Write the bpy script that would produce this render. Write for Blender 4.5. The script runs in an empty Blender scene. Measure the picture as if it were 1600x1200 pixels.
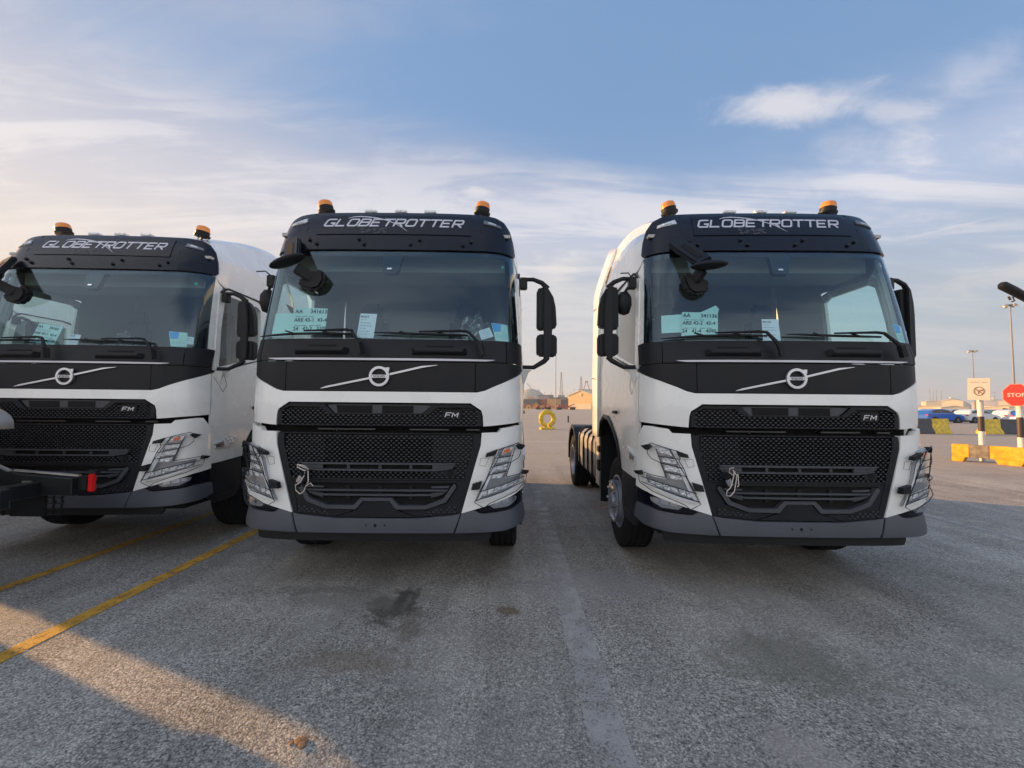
import bpy, bmesh, math, random
from mathutils import Vector, Matrix
R = math.radians
random.seed(7)
sc = bpy.context.scene
col = sc.collection

# ------------------------------------------------------------------ camera
PITCH, ROLL, EYE = .051, .0089, 1.582
cd = bpy.data.cameras.new('camera'); cam = bpy.data.objects.new('camera', cd); col.objects.link(cam)
cd.sensor_width = 36; cd.lens = 665.0/1600*36; cd.clip_start = .05; cd.clip_end = 6000
cam.matrix_world = Matrix.Translation((0, 0, EYE)) @ Matrix.Rotation(math.pi/2+PITCH, 4, 'X') @ Matrix.Rotation(ROLL, 4, 'Z')
sc.camera = cam

# ------------------------------------------------------------------ world and sun
SUN_EL, SUN_AZ = R(12.0), math.atan2(.42, -1.0)          # azimuth as an angle from +X: the sun stands left, a little beyond the trucks
sdir = Vector((math.cos(SUN_AZ)*math.cos(SUN_EL), math.sin(SUN_AZ)*math.cos(SUN_EL), math.sin(SUN_EL)))
sl = bpy.data.lights.new('sun', 'SUN'); sl.energy = 5.0; sl.angle = R(.55); sl.color = (1.0, .56, .215)
so = bpy.data.objects.new('sun', sl); col.objects.link(so); so.rotation_euler = sdir.to_track_quat('Z', 'Y').to_euler()
world = bpy.data.worlds.new('World'); sc.world = world; world.use_nodes = True
wt = world.node_tree; wn = wt.nodes; wl = wt.links
for n in list(wn): wn.remove(n)
def W(t, **k):
    n = wn.new(t)
    for a, b in k.items(): setattr(n, a, b)
    return n
def wmath(op, a, b=None, clamp=False):
    n = W('ShaderNodeMath', operation=op); n.use_clamp = clamp
    for i, x in enumerate((a, b)):
        if x is None: continue
        if isinstance(x, (int, float)): n.inputs[i].default_value = x
        else: wl.new(x, n.inputs[i])
    return n.outputs[0]
def wmap(x, a, b, c, d):
    n = W('ShaderNodeMapRange', interpolation_type='SMOOTHSTEP'); wl.new(x, n.inputs[0])
    for i, v in zip((1, 2, 3, 4), (a, b, c, d)): n.inputs[i].default_value = v
    return n.outputs[0]
def wmix(f, a, b):
    n = W('ShaderNodeMix', data_type='RGBA'); 
    for i, x in ((0, f), (6, a), (7, b)):
        if isinstance(x, (int, float)): n.inputs[i].default_value = x
        elif isinstance(x, tuple): n.inputs[i].default_value = (*x, 1)
        else: wl.new(x, n.inputs[i])
    return n.outputs[2]
out = W('ShaderNodeOutputWorld'); bg = W('ShaderNodeBackground'); wl.new(bg.outputs[0], out.inputs[0])
bg.inputs[1].default_value = .13
sky = W('ShaderNodeTexSky', sky_type='NISHITA'); sky.sun_disc = False
sky.sun_elevation = SUN_EL; sky.sun_rotation = math.pi/2-SUN_AZ
sky.air_density = 1.0; sky.dust_density = 2.2; sky.ozone_density = 2.0
tc = W('ShaderNodeTexCoord'); sep = W('ShaderNodeSeparateXYZ'); wl.new(tc.outputs['Generated'], sep.inputs[0])
X, Y, Z = sep.outputs
zc = wmath('MAXIMUM', Z, .0)
den = wmath('ADD', zc, .12)
comb = W('ShaderNodeCombineXYZ'); wl.new(wmath('DIVIDE', X, den), comb.inputs[0]); wl.new(wmath('DIVIDE', Y, den), comb.inputs[1])
def noise(sx, sy, rot, scale, detail, rough, dist=0.0, off=(0, 0, 0)):
    m = W('ShaderNodeMapping'); m.inputs['Rotation'].default_value = (0, 0, rot); m.inputs['Scale'].default_value = (sx, sy, 1); m.inputs['Location'].default_value = off
    wl.new(comb.outputs[0], m.inputs[0])
    n = W('ShaderNodeTexNoise'); wl.new(m.outputs[0], n.inputs['Vector'])
    n.inputs['Scale'].default_value = scale; n.inputs['Detail'].default_value = detail; n.inputs['Roughness'].default_value = rough; n.inputs['Distortion'].default_value = dist
    return n.outputs[0]
veil = noise(.55, 1.2, .25, .8, 7, .55, .6, (3.1, 1.7, 0))
fine = noise(.45, 1.9, .38, 2.2, 9, .62, .8, (8.2, 4.4, 0))
curl = noise(1.0, 1.5, .5, 3.2, 9, .66, .7, (2.2, 6.4, 0))
toward = wmath('DIVIDE', wmath('SUBTRACT', wmath('MULTIPLY', Y, .30), X), 1.044)           # cosine to the sun's side
leftness = wmap(toward, -.75, .95, 0, 1)
low = wmap(Z, .0, .62, 1.0, .0)
south = wmap(Y, .15, -.55, 0, 1)                                              # a bright pale overcast behind the viewer, as the windscreens mirror it
blue = wmix(low, (.62, 1.36, 2.55), (1.62, 2.05, 2.78))
base = wmix(.80, sky.outputs[0], blue)
sheet_ = wmath('ADD', wmath('MULTIPLY', veil, .70), wmath('MULTIPLY', fine, .30))
bias = wmath('ADD', wmath('MULTIPLY', wmath('SUBTRACT', leftness, .45), .30), wmath('MULTIPLY', wmap(Z, .58, .36, -.10, .19), 1.0))
bias = wmath('ADD', bias, wmath('MULTIPLY', south, .16))
vmask = wmap(wmath('ADD', sheet_, bias), .40, .68, .15, .88)
ccol = wmix(leftness, (2.25, 2.55, 3.30), (2.35, 2.45, 2.95))
ccol = wmix(wmath('MULTIPLY', wmap(wmath('ADD', fine, wmath('MULTIPLY', curl, .3)), .56, .76, 0, 1), .85), ccol, (3.6, 3.5, 3.65))
ccol = wmix(wmath('MULTIPLY', south, .85), ccol, (6.1, 6.1, 6.15))
ccol = wmix(wmath('MULTIPLY', wmap(wmath('ADD', Z, wmath('MULTIPLY', south, -1.0)), .36, .60, 0, 1), .80), ccol, (1.42, 1.68, 2.30))
c1 = wmix(vmask, base, ccol)
hz = wmap(wmath('ADD', wmath('SUBTRACT', Z, wmath('MULTIPLY', leftness, .13)), wmath('MULTIPLY', wmath('SUBTRACT', veil, .5), .22)), -.03, .44, .92, .0)
hcol = wmix(wmap(toward, -.7, .1, 0, 1), (1.95, 2.12, 2.22), (2.45, 2.50, 2.52)); hcol = wmix(wmap(toward, .1, .85, 0, 1), hcol, (3.55, 3.12, 2.72)); hcol = wmix(wmath('MULTIPLY', south, .85), hcol, (5.2, 5.1, 4.95))
c2 = wmix(hz, c1, hcol)
sepc = W('ShaderNodeSeparateXYZ'); wl.new(comb.outputs[0], sepc.inputs[0])
def cloud(prev, cx, cy, rx, ry, rot, k, colr, edge=.5, wob=2.2, nz=None):
    dx, dy = wmath('SUBTRACT', sepc.outputs[0], cx), wmath('SUBTRACT', sepc.outputs[1], cy); c_, s_ = math.cos(rot), math.sin(rot)
    u = wmath('DIVIDE', wmath('ADD', wmath('MULTIPLY', dx, c_), wmath('MULTIPLY', dy, s_)), rx); v = wmath('DIVIDE', wmath('SUBTRACT', wmath('MULTIPLY', dy, c_), wmath('MULTIPLY', dx, s_)), ry)
    d = wmath('SQRT', wmath('ADD', wmath('MULTIPLY', u, u), wmath('MULTIPLY', v, v)))
    n_ = wmath('ADD', wmath('MULTIPLY', nz or curl, .6), wmath('MULTIPLY', fine, .4))
    m = wmath('SUBTRACT', wmath('MULTIPLY', wmath('SUBTRACT', n_, .42), wob), wmath('SUBTRACT', d, .72))
    return wmix(wmap(m, 0, edge, 0, k), prev, colr)
WHT = (3.3, 3.2, 3.35)
c3 = cloud(c2, .72, 1.12, .23, .10, -.18, .80, WHT, 1.0, 3.4)
c3 = cloud(c3, 1.02, 1.10, .14, .05, -.1, .45, WHT, 1.0, 3.4)
c3 = cloud(c3, -.137, 1.54, .09, .05, .2, .7, WHT, .9, 3.6)
c3 = cloud(c3, 1.10, .96, .16, .10, .9, .5, (2.8, 2.85, 3.3), 1.2, 3.2)
c3 = cloud(c3, 2.35, 1.95, .62, .30, -.9, .6, (2.7, 2.65, 2.7), 1.0, 2.6)
c3 = cloud(c3, 1.70, 1.62, .26, .025, -.95, .6, (3.0, 2.95, 3.1), 1.0, 1.6)
c3 = cloud(c3, .25, 2.2, .20, .30, .1, .6, (3.5, 3.3, 3.15), 1.0, 3.0)
wl.new(c3, bg.inputs[0])
sc.view_settings.view_transform = 'Standard'; sc.view_settings.look = 'None'; sc.view_settings.gamma = 1; sc.view_settings.use_curve_mapping = False
sc.view_settings.exposure = .93
sc.render.engine = 'CYCLES'
try:
    sc.cycles.max_bounces = 7; sc.cycles.transparent_max_bounces = 12
    sc.cycles.caustics_reflective = False; sc.cycles.caustics_refractive = False
except Exception: pass

# ------------------------------------------------------------------ materials
MAT = {}
def mat(name, color, rough=.5, metal=0., coat=0., bump=None, vary=None, spec=.5, emit=None, alpha=None):
    """bump=(scale,strength,distance)  vary=(scale,amount) value noise on the colour"""
    m = bpy.data.materials.new(name); m.use_nodes = True; nt = m.node_tree; N = nt.nodes; L = nt.links
    b = N['Principled BSDF']; b.inputs['Base Color'].default_value = (*color, 1); b.inputs['Roughness'].default_value = rough
    b.inputs['Metallic'].default_value = metal; b.inputs['Coat Weight'].default_value = coat; b.inputs['Coat Roughness'].default_value = .06
    b.inputs['Specular IOR Level'].default_value = spec
    tcn = N.new('ShaderNodeTexCoord')
    if vary:
        n = N.new('ShaderNodeTexNoise'); n.inputs['Scale'].default_value = vary[0]; n.inputs['Detail'].default_value = 6; L.new(tcn.outputs['Object'], n.inputs['Vector'])
        h = N.new('ShaderNodeHueSaturation'); h.inputs['Color'].default_value = (*color, 1)
        r = N.new('ShaderNodeMapRange'); r.inputs[1].default_value = .3; r.inputs[2].default_value = .7; r.inputs[3].default_value = 1-vary[1]; r.inputs[4].default_value = 1+vary[1]
        L.new(n.outputs[0], r.inputs[0]); L.new(r.outputs[0], h.inputs['Value']); L.new(h.outputs[0], b.inputs['Base Color'])
        r2 = N.new('ShaderNodeMapRange'); r2.inputs[1].default_value = .3; r2.inputs[2].default_value = .7; r2.inputs[3].default_value = max(.02, rough-.06); r2.inputs[4].default_value = rough+.08
        L.new(n.outputs[0], r2.inputs[0]); L.new(r2.outputs[0], b.inputs['Roughness'])
    if bump:
        n = N.new('ShaderNodeTexNoise'); n.inputs['Scale'].default_value = bump[0]; n.inputs['Detail'].default_value = 4; L.new(tcn.outputs['Object'], n.inputs['Vector'])
        bp = N.new('ShaderNodeBump'); bp.inputs['Strength'].default_value = bump[1]; bp.inputs['Distance'].default_value = bump[2]
        L.new(n.outputs[0], bp.inputs['Height']); L.new(bp.outputs[0], b.inputs['Normal'])
    if emit: b.inputs['Emission Color'].default_value = (*emit[:3], 1); b.inputs['Emission Strength'].default_value = emit[3]
    if alpha is not None: b.inputs['Alpha'].default_value = alpha
    MAT[name] = m; return m
def glass(name, tint, rough=.0, refl=1.0, base=.04, rt=(1, 1, 1)):
    m = bpy.data.materials.new(name); m.use_nodes = True; nt = m.node_tree; N = nt.nodes; L = nt.links
    for n in list(N): N.remove(n)
    o = N.new('ShaderNodeOutputMaterial'); mx = N.new('ShaderNodeMixShader'); t = N.new('ShaderNodeBsdfTransparent'); g = N.new('ShaderNodeBsdfGlossy')
    t.inputs[0].default_value = (*tint, 1); g.inputs[0].default_value = (refl*rt[0], refl*rt[1], refl*rt[2], 1); g.inputs['Roughness'].default_value = rough
    f = N.new('ShaderNodeLayerWeight'); f.inputs[0].default_value = .5
    pw = N.new('ShaderNodeMath'); pw.operation = 'POWER'; pw.inputs[1].default_value = 4.6; L.new(f.outputs['Facing'], pw.inputs[0])
    a = N.new('ShaderNodeMath'); a.operation = 'MULTIPLY_ADD'; a.inputs[1].default_value = .9; a.inputs[2].default_value = base; a.use_clamp = True
    L.new(pw.outputs[0], a.inputs[0]); L.new(a.outputs[0], mx.inputs[0]); L.new(t.outputs[0], mx.inputs[1]); L.new(g.outputs[0], mx.inputs[2]); L.new(mx.outputs[0], o.inputs[0])
    MAT[name] = m; return m
mat('white_paint', (.82, .82, .80), .27, coat=.8, vary=(2.2, .06), bump=(3, .04, .01))
mat('black_gloss', (.003, .004, .012), .22, spec=.35, coat=.0, vary=(2, .25))
mat('black_plastic', (.008, .009, .013), .5, spec=.30, vary=(4, .2), bump=(260, .12, .001))
mat('dark_plastic', (.009, .010, .012), .55, spec=.3, vary=(5, .2))
mat('grey_plastic', (.062, .067, .085), .48, vary=(3, .12), bump=(300, .12, .001))
mat('bar_plastic', (.048, .052, .064), .42, vary=(3, .1))
mat('void', (.003, .003, .004), .9)
mat('frit', (.006, .007, .010), .12)
mat('chrome', (.75, .76, .8), .18, 1.0, vary=(8, .05))
mat('silver', (.60, .61, .65), .30, .6)
mat('aluminium', (.56, .55, .52), .34, .85, vary=(5, .12), bump=(30, .08, .003))
mat('rim_steel', (.36, .38, .44), .42, .6, vary=(9, .2))
mat('steel', (.10, .10, .105), .5, .7, vary=(8, .3))
mat('rubber', (.010, .010, .011), .85, spec=.25, vary=(14, .3), bump=(60, .3, .004))
mat('lining', (.46, .46, .43), .85, bump=(90, .2, .003))
mat('dash', (.05, .05, .055), .7, bump=(200, .2, .001))
mat('seat_fabric', (.06, .065, .08), .8)
mat('lens_silver', (.72, .74, .77), .22, .6, bump=(38, 1.0, .02))
mat('lens_dark', (.17, .18, .20), .25, .35)
mat('lamp_trim', (.30, .31, .33), .2, .35)
mat('strip_white', (.88, .89, .92), .25)
mat('amber', (.85, .26, .015), .3, coat=.5)
mat('amber_bulb', (.9, .16, .03), .3, coat=.5)
mat('red_lens', (.62, .015, .015), .2, coat=.6)
mat('paper_green', (.58, .84, .78), .7, vary=(8, .04))
mat('paper_white', (.86, .85, .92), .7, vary=(8, .04))
mat('paper_blue', (.06, .38, .85), .7)
mat('ink', (.03, .05, .06), .7)
mat('ink_light', (.25, .34, .36), .7)
mat('green_sticker', (.03, .42, .22), .4)
mat('map_print', (.035, .036, .045), .5)
mat('letter_silver', (.58, .58, .64), .4, .2)
mat('mirror', (.8, .82, .85), .03, 1.0)
mat('nylon', (.62, .56, .50), .7)
glass('windscreen_glass', (.70, .87, .88), .0, .95, .080, (.66, .82, 1.0))
glass('side_glass', (.80, .95, .92), .0, .95, .10)
glass('lens_cover', (.93, .95, .96), .02, .9, .07)
glass('film', (.90, .92, .93), .22, 1.0, .20)
mat('yellow_paint', (.72, .36, .015), .55, vary=(7, .30), bump=(12, .15, .01))
mat('yellow_dull', (.62, .42, .03), .5, vary=(6, .35))
mat('barrier_black', (.05, .052, .06), .6, vary=(4, .3))
mat('barrier_grey', (.22, .19, .15), .8, vary=(6, .5), bump=(14, .4, .01))
mat('sign_face', (.78, .68, .55), .5, vary=(3, .03))
mat('sign_red', (.72, .06, .035), .45)
mat('sign_red_edge', (.80, .35, .25), .45)
mat('sign_print', (.30, .17, .09), .6)
mat('post_white', (.70, .66, .62), .5, vary=(4, .08))
mat('post_black', (.05, .035, .035), .5)
mat('car_blue', (.012, .10, .45), .25, coat=.8)
mat('car_white', (.70, .70, .72), .25, coat=.8)
mat('car_teal', (.03, .10, .13), .25, coat=.8)
mat('car_silver', (.42, .43, .45), .25, .4, coat=.8)
mat('car_glass', (.01, .014, .02), .05)
mat('mast_steel', (.20, .20, .21), .5, .4)
mat('shed_yellow', (.62, .42, .20), .7, vary=(.4, .08))
mat('shed_roof', (.66, .55, .38), .6)
mat('shed_cream', (.62, .52, .36), .7, vary=(.1, .15))
mat('shed_dark', (.10, .09, .085), .8)
mat('container_tan', (.48, .29, .14), .6, vary=(.6, .1))
mat('container_red', (.26, .07, .055), .6, vary=(.4, .2))
mat('container_blue', (.07, .085, .11), .6, vary=(.4, .2))
mat('machine_yellow', (.70, .38, .03), .5)
mat('machine_red', (.28, .05, .04), .5)
mat('crane_grey', (.16, .165, .18), .6)
mat('crane_orange', (.42, .22, .10), .6)
mat('dome_concrete', (.40, .36, .31), .8, vary=(.1, .1))
mat('clay', (.35, .18, .09), .9, bump=(40, .8, .01))

# ------------------------------------------------------------------ mesh helpers
class MB:
    def __init__(s): s.v = []; s.f = []; s.m = []; s.mats = []; s.cur = 0
    def use(s, name):
        if name not in s.mats: s.mats.append(name)
        s.cur = s.mats.index(name); return s
    def add(s, vs, fs):
        k = len(s.v); s.v += [tuple(v) for v in vs]
        for f in fs: s.f.append(tuple(i+k for i in f)); s.m.append(s.cur)
        return s
    def box(s, c, d, rot=None, taper=None):
        x, y, z = d[0]/2, d[1]/2, d[2]/2
        P = [Vector((a*x, b*y, e*z)) for e in (-1, 1) for a, b in ((-1, -1), (1, -1), (1, 1), (-1, 1))]
        if taper:
            for p in P[4:]: p.x *= taper[0]; p.y *= taper[1]
        M = rot.to_matrix() if hasattr(rot, 'to_matrix') else (Matrix.Rotation(rot, 3, 'Z') if isinstance(rot, (int, float)) else (rot or Matrix.Identity(3)))
        C = Vector(c)
        return s.add([C+M @ p for p in P], [(0, 3, 2, 1), (4, 5, 6, 7), (0, 1, 5, 4), (1, 2, 6, 5), (2, 3, 7, 6), (3, 0, 4, 7)])
    def bar(s, a, b, w, h):
        a, b = Vector(a), Vector(b); d = b-a; q = d.to_track_quat('X', 'Z')
        return s.box((a+b)/2, (d.length, w, h), q.to_matrix())
    def tube(s, pts, r, n=6, closed=False):
        pts = [Vector(p) for p in pts]; k = len(pts); rings = []
        rr = r if isinstance(r, (list, tuple)) else [r]*k
        up = Vector((0.13, .21, 1)).normalized()
        for i, p in enumerate(pts):
            a = pts[(i-1) % k] if (closed or i) else p; b = pts[(i+1) % k] if (closed or i < k-1) else p
            t = (b-a).normalized() if (b-a).length > 1e-9 else Vector((0, 0, 1))
            x = t.cross(up); x = x.normalized() if x.length > .05 else t.cross(Vector((1, 0, 0))).normalized(); y = t.cross(x)
            rings.append([p+(x*math.cos(2*math.pi*j/n)+y*math.sin(2*math.pi*j/n))*rr[i] for j in range(n)])
        fs = []
        for i in range(k if closed else k-1):
            a, b = i*n, ((i+1) % k)*n
            fs += [(a+j, a+(j+1) % n, b+(j+1) % n, b+j) for j in range(n)]
        if not closed: fs += [tuple(range(n))[::-1], tuple((k-1)*n+j for j in range(n))]
        return s.add([v for g in rings for v in g], fs)
    def lathe(s, prof, c=(0, 0, 0), axis='Z', n=24, cap=True):
        """prof: (radius, height along the axis)"""
        C = Vector(c); vs = []; fs = []
        def pt(r, h, a):
            u, w = r*math.cos(a), r*math.sin(a)
            return C+(Vector((u, w, h)) if axis == 'Z' else Vector((h, u, w)) if axis == 'X' else Vector((w, h, u)))
        for r, h in prof: vs += [pt(r, h, 2*math.pi*j/n) for j in range(n)]
        for i in range(len(prof)-1):
            fs += [(i*n+j, i*n+(j+1) % n, (i+1)*n+(j+1) % n, (i+1)*n+j) for j in range(n)]
        if cap: fs += [tuple(range(n))[::-1], tuple((len(prof)-1)*n+j for j in range(n))]
        return s.add(vs, fs)
    def prism(s, poly, c, d, axes=((1, 0, 0), (0, 0, 1), (0, 1, 0))):
        """2-D polygon in axes 0,1 extruded by d along axis 2 from c"""
        A, B, N_ = [Vector(a) for a in axes]; C = Vector(c); n = len(poly)
        vs = [C+A*p[0]+B*p[1] for p in poly]+[C+A*p[0]+B*p[1]+N_*d for p in poly]
        return s.add(vs, [tuple(range(n))[::-1], tuple(range(n, 2*n))]+[(i, (i+1) % n, n+(i+1) % n, n+i) for i in range(n)])
    def build(s, name, parent=None, smooth=None, bevel=0):
        me = bpy.data.meshes.new(name); me.from_pydata(s.v, [], s.f); 
        for m in s.mats: me.materials.append(MAT[m])
        me.polygons.foreach_set('material_index', s.m)
        bm = bmesh.new(); bm.from_mesh(me); bmesh.ops.recalc_face_normals(bm, faces=bm.faces)
        if bevel:
            es = [e for e in bm.edges if len(e.link_faces) == 2 and e.calc_face_angle(0) > .6]
            bmesh.ops.bevel(bm, geom=es, offset=bevel, segments=2, affect='EDGES', clamp_overlap=True)
            if smooth is None: smooth = .6
        bm.to_mesh(me); bm.free()
        return link(name, me, parent, smooth)
def link(name, me, parent=None, smooth=None):
    if smooth: me.polygons.foreach_set('use_smooth', [True]*len(me.polygons)); me.set_sharp_from_angle(angle=smooth)
    o = bpy.data.objects.new(name, me); col.objects.link(o)
    if parent: o.parent = parent
    return o
def thing(name, loc=(0, 0, 0), rz=0, label=None, cat=None, group=None):
    o = bpy.data.objects.new(name, None); col.objects.link(o); o.location = loc; o.rotation_euler = (0, 0, rz); o.empty_display_size = .2
    return tag(o, label, cat, group)
def tag(o, label=None, cat=None, group=None, kind=None):
    if label: o['label'] = label
    if cat: o['category'] = cat
    if group: o['group'] = group
    if kind: o['kind'] = kind
    return o
def copy_tree(o, parent=None, skip=()):
    c = o.copy(); col.objects.link(c)
    if parent: c.parent = parent
    for ch in [k for k in bpy.data.objects if k.parent == o]:
        if ch in skip: continue
        copy_tree(ch, c, skip)
    return c
TEXT = {}
def text_geo(body, size, shear=0., bold=0.):
    """flat lettering: list of verts (x,y) centred on x, baseline 0, and faces"""
    cu = bpy.data.curves.new('lettering', 'FONT'); cu.body = body; cu.size = size; cu.shear = shear; cu.offset = bold; cu.resolution_u = 3
    cu.align_x = 'LEFT'
    o = bpy.data.objects.new('lettering', cu); me = bpy.data.meshes.new_from_object(o)
    vs = [(v.co.x, v.co.y) for v in me.vertices]; fs = [tuple(p.vertices) for p in me.polygons]
    bpy.data.objects.remove(o); bpy.data.curves.remove(cu); bpy.data.meshes.remove(me)
    return vs, fs

# ------------------------------------------------------------------ the ground
def ground_material():
    m = bpy.data.materials.new('asphalt'); m.use_nodes = True; nt = m.node_tree; N = nt.nodes; L = nt.links; b = N['Principled BSDF']
    b.inputs['Roughness'].default_value = .85; b.inputs['Specular IOR Level'].default_value = .35
    tcn = N.new('ShaderNodeTexCoord'); P = tcn.outputs['Object']
    def nz(scale, det=5, rough=.55, vec=None, dist=0):
        n = N.new('ShaderNodeTexNoise'); n.inputs['Scale'].default_value = scale; n.inputs['Detail'].default_value = det; n.inputs['Roughness'].default_value = rough; n.inputs['Distortion'].default_value = dist
        L.new(vec or P, n.inputs['Vector']); return n.outputs[0]
    def mr(x, a, b_, c, d):
        n = N.new('ShaderNodeMapRange'); L.new(x, n.inputs[0])
        for i, v in zip((1, 2, 3, 4), (a, b_, c, d)): n.inputs[i].default_value = v
        return n.outputs[0]
    def mth(op, a, c):
        n = N.new('ShaderNodeMath'); n.operation = op
        for i, x in enumerate((a, c)):
            if isinstance(x, (int, float)): n.inputs[i].default_value = x
            else: L.new(x, n.inputs[i])
        return n.outputs[0]
    def mix(f, a, c):
        n = N.new('ShaderNodeMix'); n.data_type = 'RGBA'
        for i, x in ((0, f), (6, a), (7, c)):
            if isinstance(x, (int, float)): n.inputs[i].default_value = x
            elif isinstance(x, tuple): n.inputs[i].default_value = (*x, 1)
            else: L.new(x, n.inputs[i])
        return n.outputs[2]
    def vor(scale, feat='F1'):
        v = N.new('ShaderNodeTexVoronoi'); v.feature = feat; v.inputs['Scale'].default_value = scale; L.new(P, v.inputs['Vector']); return v
    v1 = vor(92); v2 = vor(190)
    sc1 = N.new('ShaderNodeSeparateColor'); L.new(v1.outputs['Color'], sc1.inputs[0])
    sc2 = N.new('ShaderNodeSeparateColor'); L.new(v2.outputs['Color'], sc2.inputs[0])
    stone = mth('ADD', mth('MULTIPLY', mth('POWER', sc1.outputs[0], 2.2), .75), mth('MULTIPLY', sc2.outputs[1], .35))
    base = mix(stone, (.315, .292, .262), (.635, .59, .53))
    gap = mr(v1.outputs['Distance'], .35, .75, 1.0, .48)
    pits = mth('MULTIPLY', mr(nz(48, 3, .7), .53, .64, 1.0, .28), mr(nz(21, 4, .65), .40, .62, 1.10, .82))
    worn = nz(.35, 6, .6); worn2 = nz(1.9, 6, .65)
    patch = mr(mth('ADD', mth('MULTIPLY', worn, .6), mth('MULTIPLY', worn2, .4)), .36, .64, .72, 1.30)
    mp = N.new('ShaderNodeMapping'); mp.inputs['Scale'].default_value = (2.3, .16, 1); L.new(P, mp.inputs[0])
    tracks = mr(nz(1.0, 6, .6, mp.outputs[0]), .38, .62, .84, 1.12)
    soft = mr(nz(.7, 6, .65, None, .5), .42, .62, 0, .62)                    # where fines fill the gaps the speckle fades
    val = mth('MULTIPLY', mth('MULTIPLY', gap, pits), 1.0)
    val = mth('ADD', mth('MULTIPLY', val, mth('SUBTRACT', 1.0, soft)), mth('MULTIPLY', soft, .72))
    vc = N.new('ShaderNodeTexVoronoi'); vc.feature = 'DISTANCE_TO_EDGE'; vc.inputs['Scale'].default_value = .42
    dv = N.new('ShaderNodeVectorMath'); dv.operation = 'ADD'; nn = N.new('ShaderNodeTexNoise'); nn.inputs['Scale'].default_value = 1.7; nn.inputs['Detail'].default_value = 7; nn.inputs['Roughness'].default_value = .7; L.new(P, nn.inputs['Vector'])
    sv_ = N.new('ShaderNodeVectorMath'); sv_.operation = 'SCALE'; sv_.inputs['Scale'].default_value = .9; L.new(nn.outputs['Color'], sv_.inputs[0]); L.new(P, dv.inputs[0]); L.new(sv_.outputs[0], dv.inputs[1]); L.new(dv.outputs[0], vc.inputs['Vector'])
    crack = mth('ADD', mr(vc.outputs['Distance'], .0, .0035, .45, 1.0), mr(nz(.6, 3, .5), .40, .50, .6, .0))
    n_c = N.new('ShaderNodeMath'); n_c.operation = 'MINIMUM'; L.new(crack, n_c.inputs[0]); n_c.inputs[1].default_value = 1.0
    val = mth('MULTIPLY', mth('MULTIPLY', val, tracks), mth('MULTIPLY', n_c.outputs[0], patch))
    h = N.new('ShaderNodeHueSaturation'); L.new(base, h.inputs['Color']); L.new(val, h.inputs['Value'])
    c = h.outputs[0]
    # smooth dusty film in some places, and brown stains
    dust = mr(nz(.8, 7, .62, None, .4), .55, .70, 0, .55)
    c = mix(dust, c, (.33, .318, .30))
    st = mr(nz(.55, 5, .6, None, .8), .66, .76, 0, .55)
    c = mix(st, c, (.15, .125, .10))
    # spots of their own: oily tyre smudges, sandy patches (centre x, y, rx, ry, colour, strength)
    sepn = N.new('ShaderNodeSeparateXYZ'); L.new(P, sepn.inputs[0]); wob = nz(7.0, 8, .72)
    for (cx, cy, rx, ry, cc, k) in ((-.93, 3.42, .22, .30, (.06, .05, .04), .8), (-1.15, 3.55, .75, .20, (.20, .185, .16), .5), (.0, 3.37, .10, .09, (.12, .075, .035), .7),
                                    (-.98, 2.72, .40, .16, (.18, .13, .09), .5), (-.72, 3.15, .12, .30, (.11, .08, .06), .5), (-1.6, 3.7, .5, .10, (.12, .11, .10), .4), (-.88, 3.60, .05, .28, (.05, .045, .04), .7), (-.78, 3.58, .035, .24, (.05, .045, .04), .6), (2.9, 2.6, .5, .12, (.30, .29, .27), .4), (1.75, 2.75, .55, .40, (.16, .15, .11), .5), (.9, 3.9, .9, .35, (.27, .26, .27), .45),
                                    (1.35, 2.02, .16, .22, (.40, .35, .32), .6), (-2.5, 4.9, .6, .5, (.10, .10, .10), .4)):
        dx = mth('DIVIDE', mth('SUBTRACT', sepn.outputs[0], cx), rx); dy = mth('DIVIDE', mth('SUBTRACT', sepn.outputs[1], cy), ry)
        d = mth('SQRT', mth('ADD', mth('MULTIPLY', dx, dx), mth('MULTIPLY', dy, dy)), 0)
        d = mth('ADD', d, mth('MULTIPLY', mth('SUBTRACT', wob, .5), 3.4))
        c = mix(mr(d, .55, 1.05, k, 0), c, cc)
    # beyond the bays the lot is a sandy, bleached asphalt
    far = mr(mth('ADD', sepn.outputs[1], mth('MULTIPLY', worn, 2.5)), 10.2, 13.5, 0, .8)
    sand = mix(nz(6, 6, .7), (.27, .245, .215), (.44, .395, .345))
    c = mix(far, c, sand)
    L.new(c, b.inputs['Base Color'])
    hgt = mth('ADD', mth('MULTIPLY', mth('SUBTRACT', 1.0, v1.outputs['Distance']), .55), mth('MULTIPLY', nz(55, 3, .7), -.8))
    hgt = mth('ADD', hgt, mth('MULTIPLY', mth('SUBTRACT', 1.0, v2.outputs['Distance']), .25))
    bp = N.new('ShaderNodeBump'); bp.inputs['Strength'].default_value = 1.0; bp.inputs['Distance'].default_value = .006
    L.new(hgt, bp.inputs['Height']); L.new(bp.outputs[0], b.inputs['Normal'])
    return m
MAT['asphalt'] = ground_material()
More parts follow.
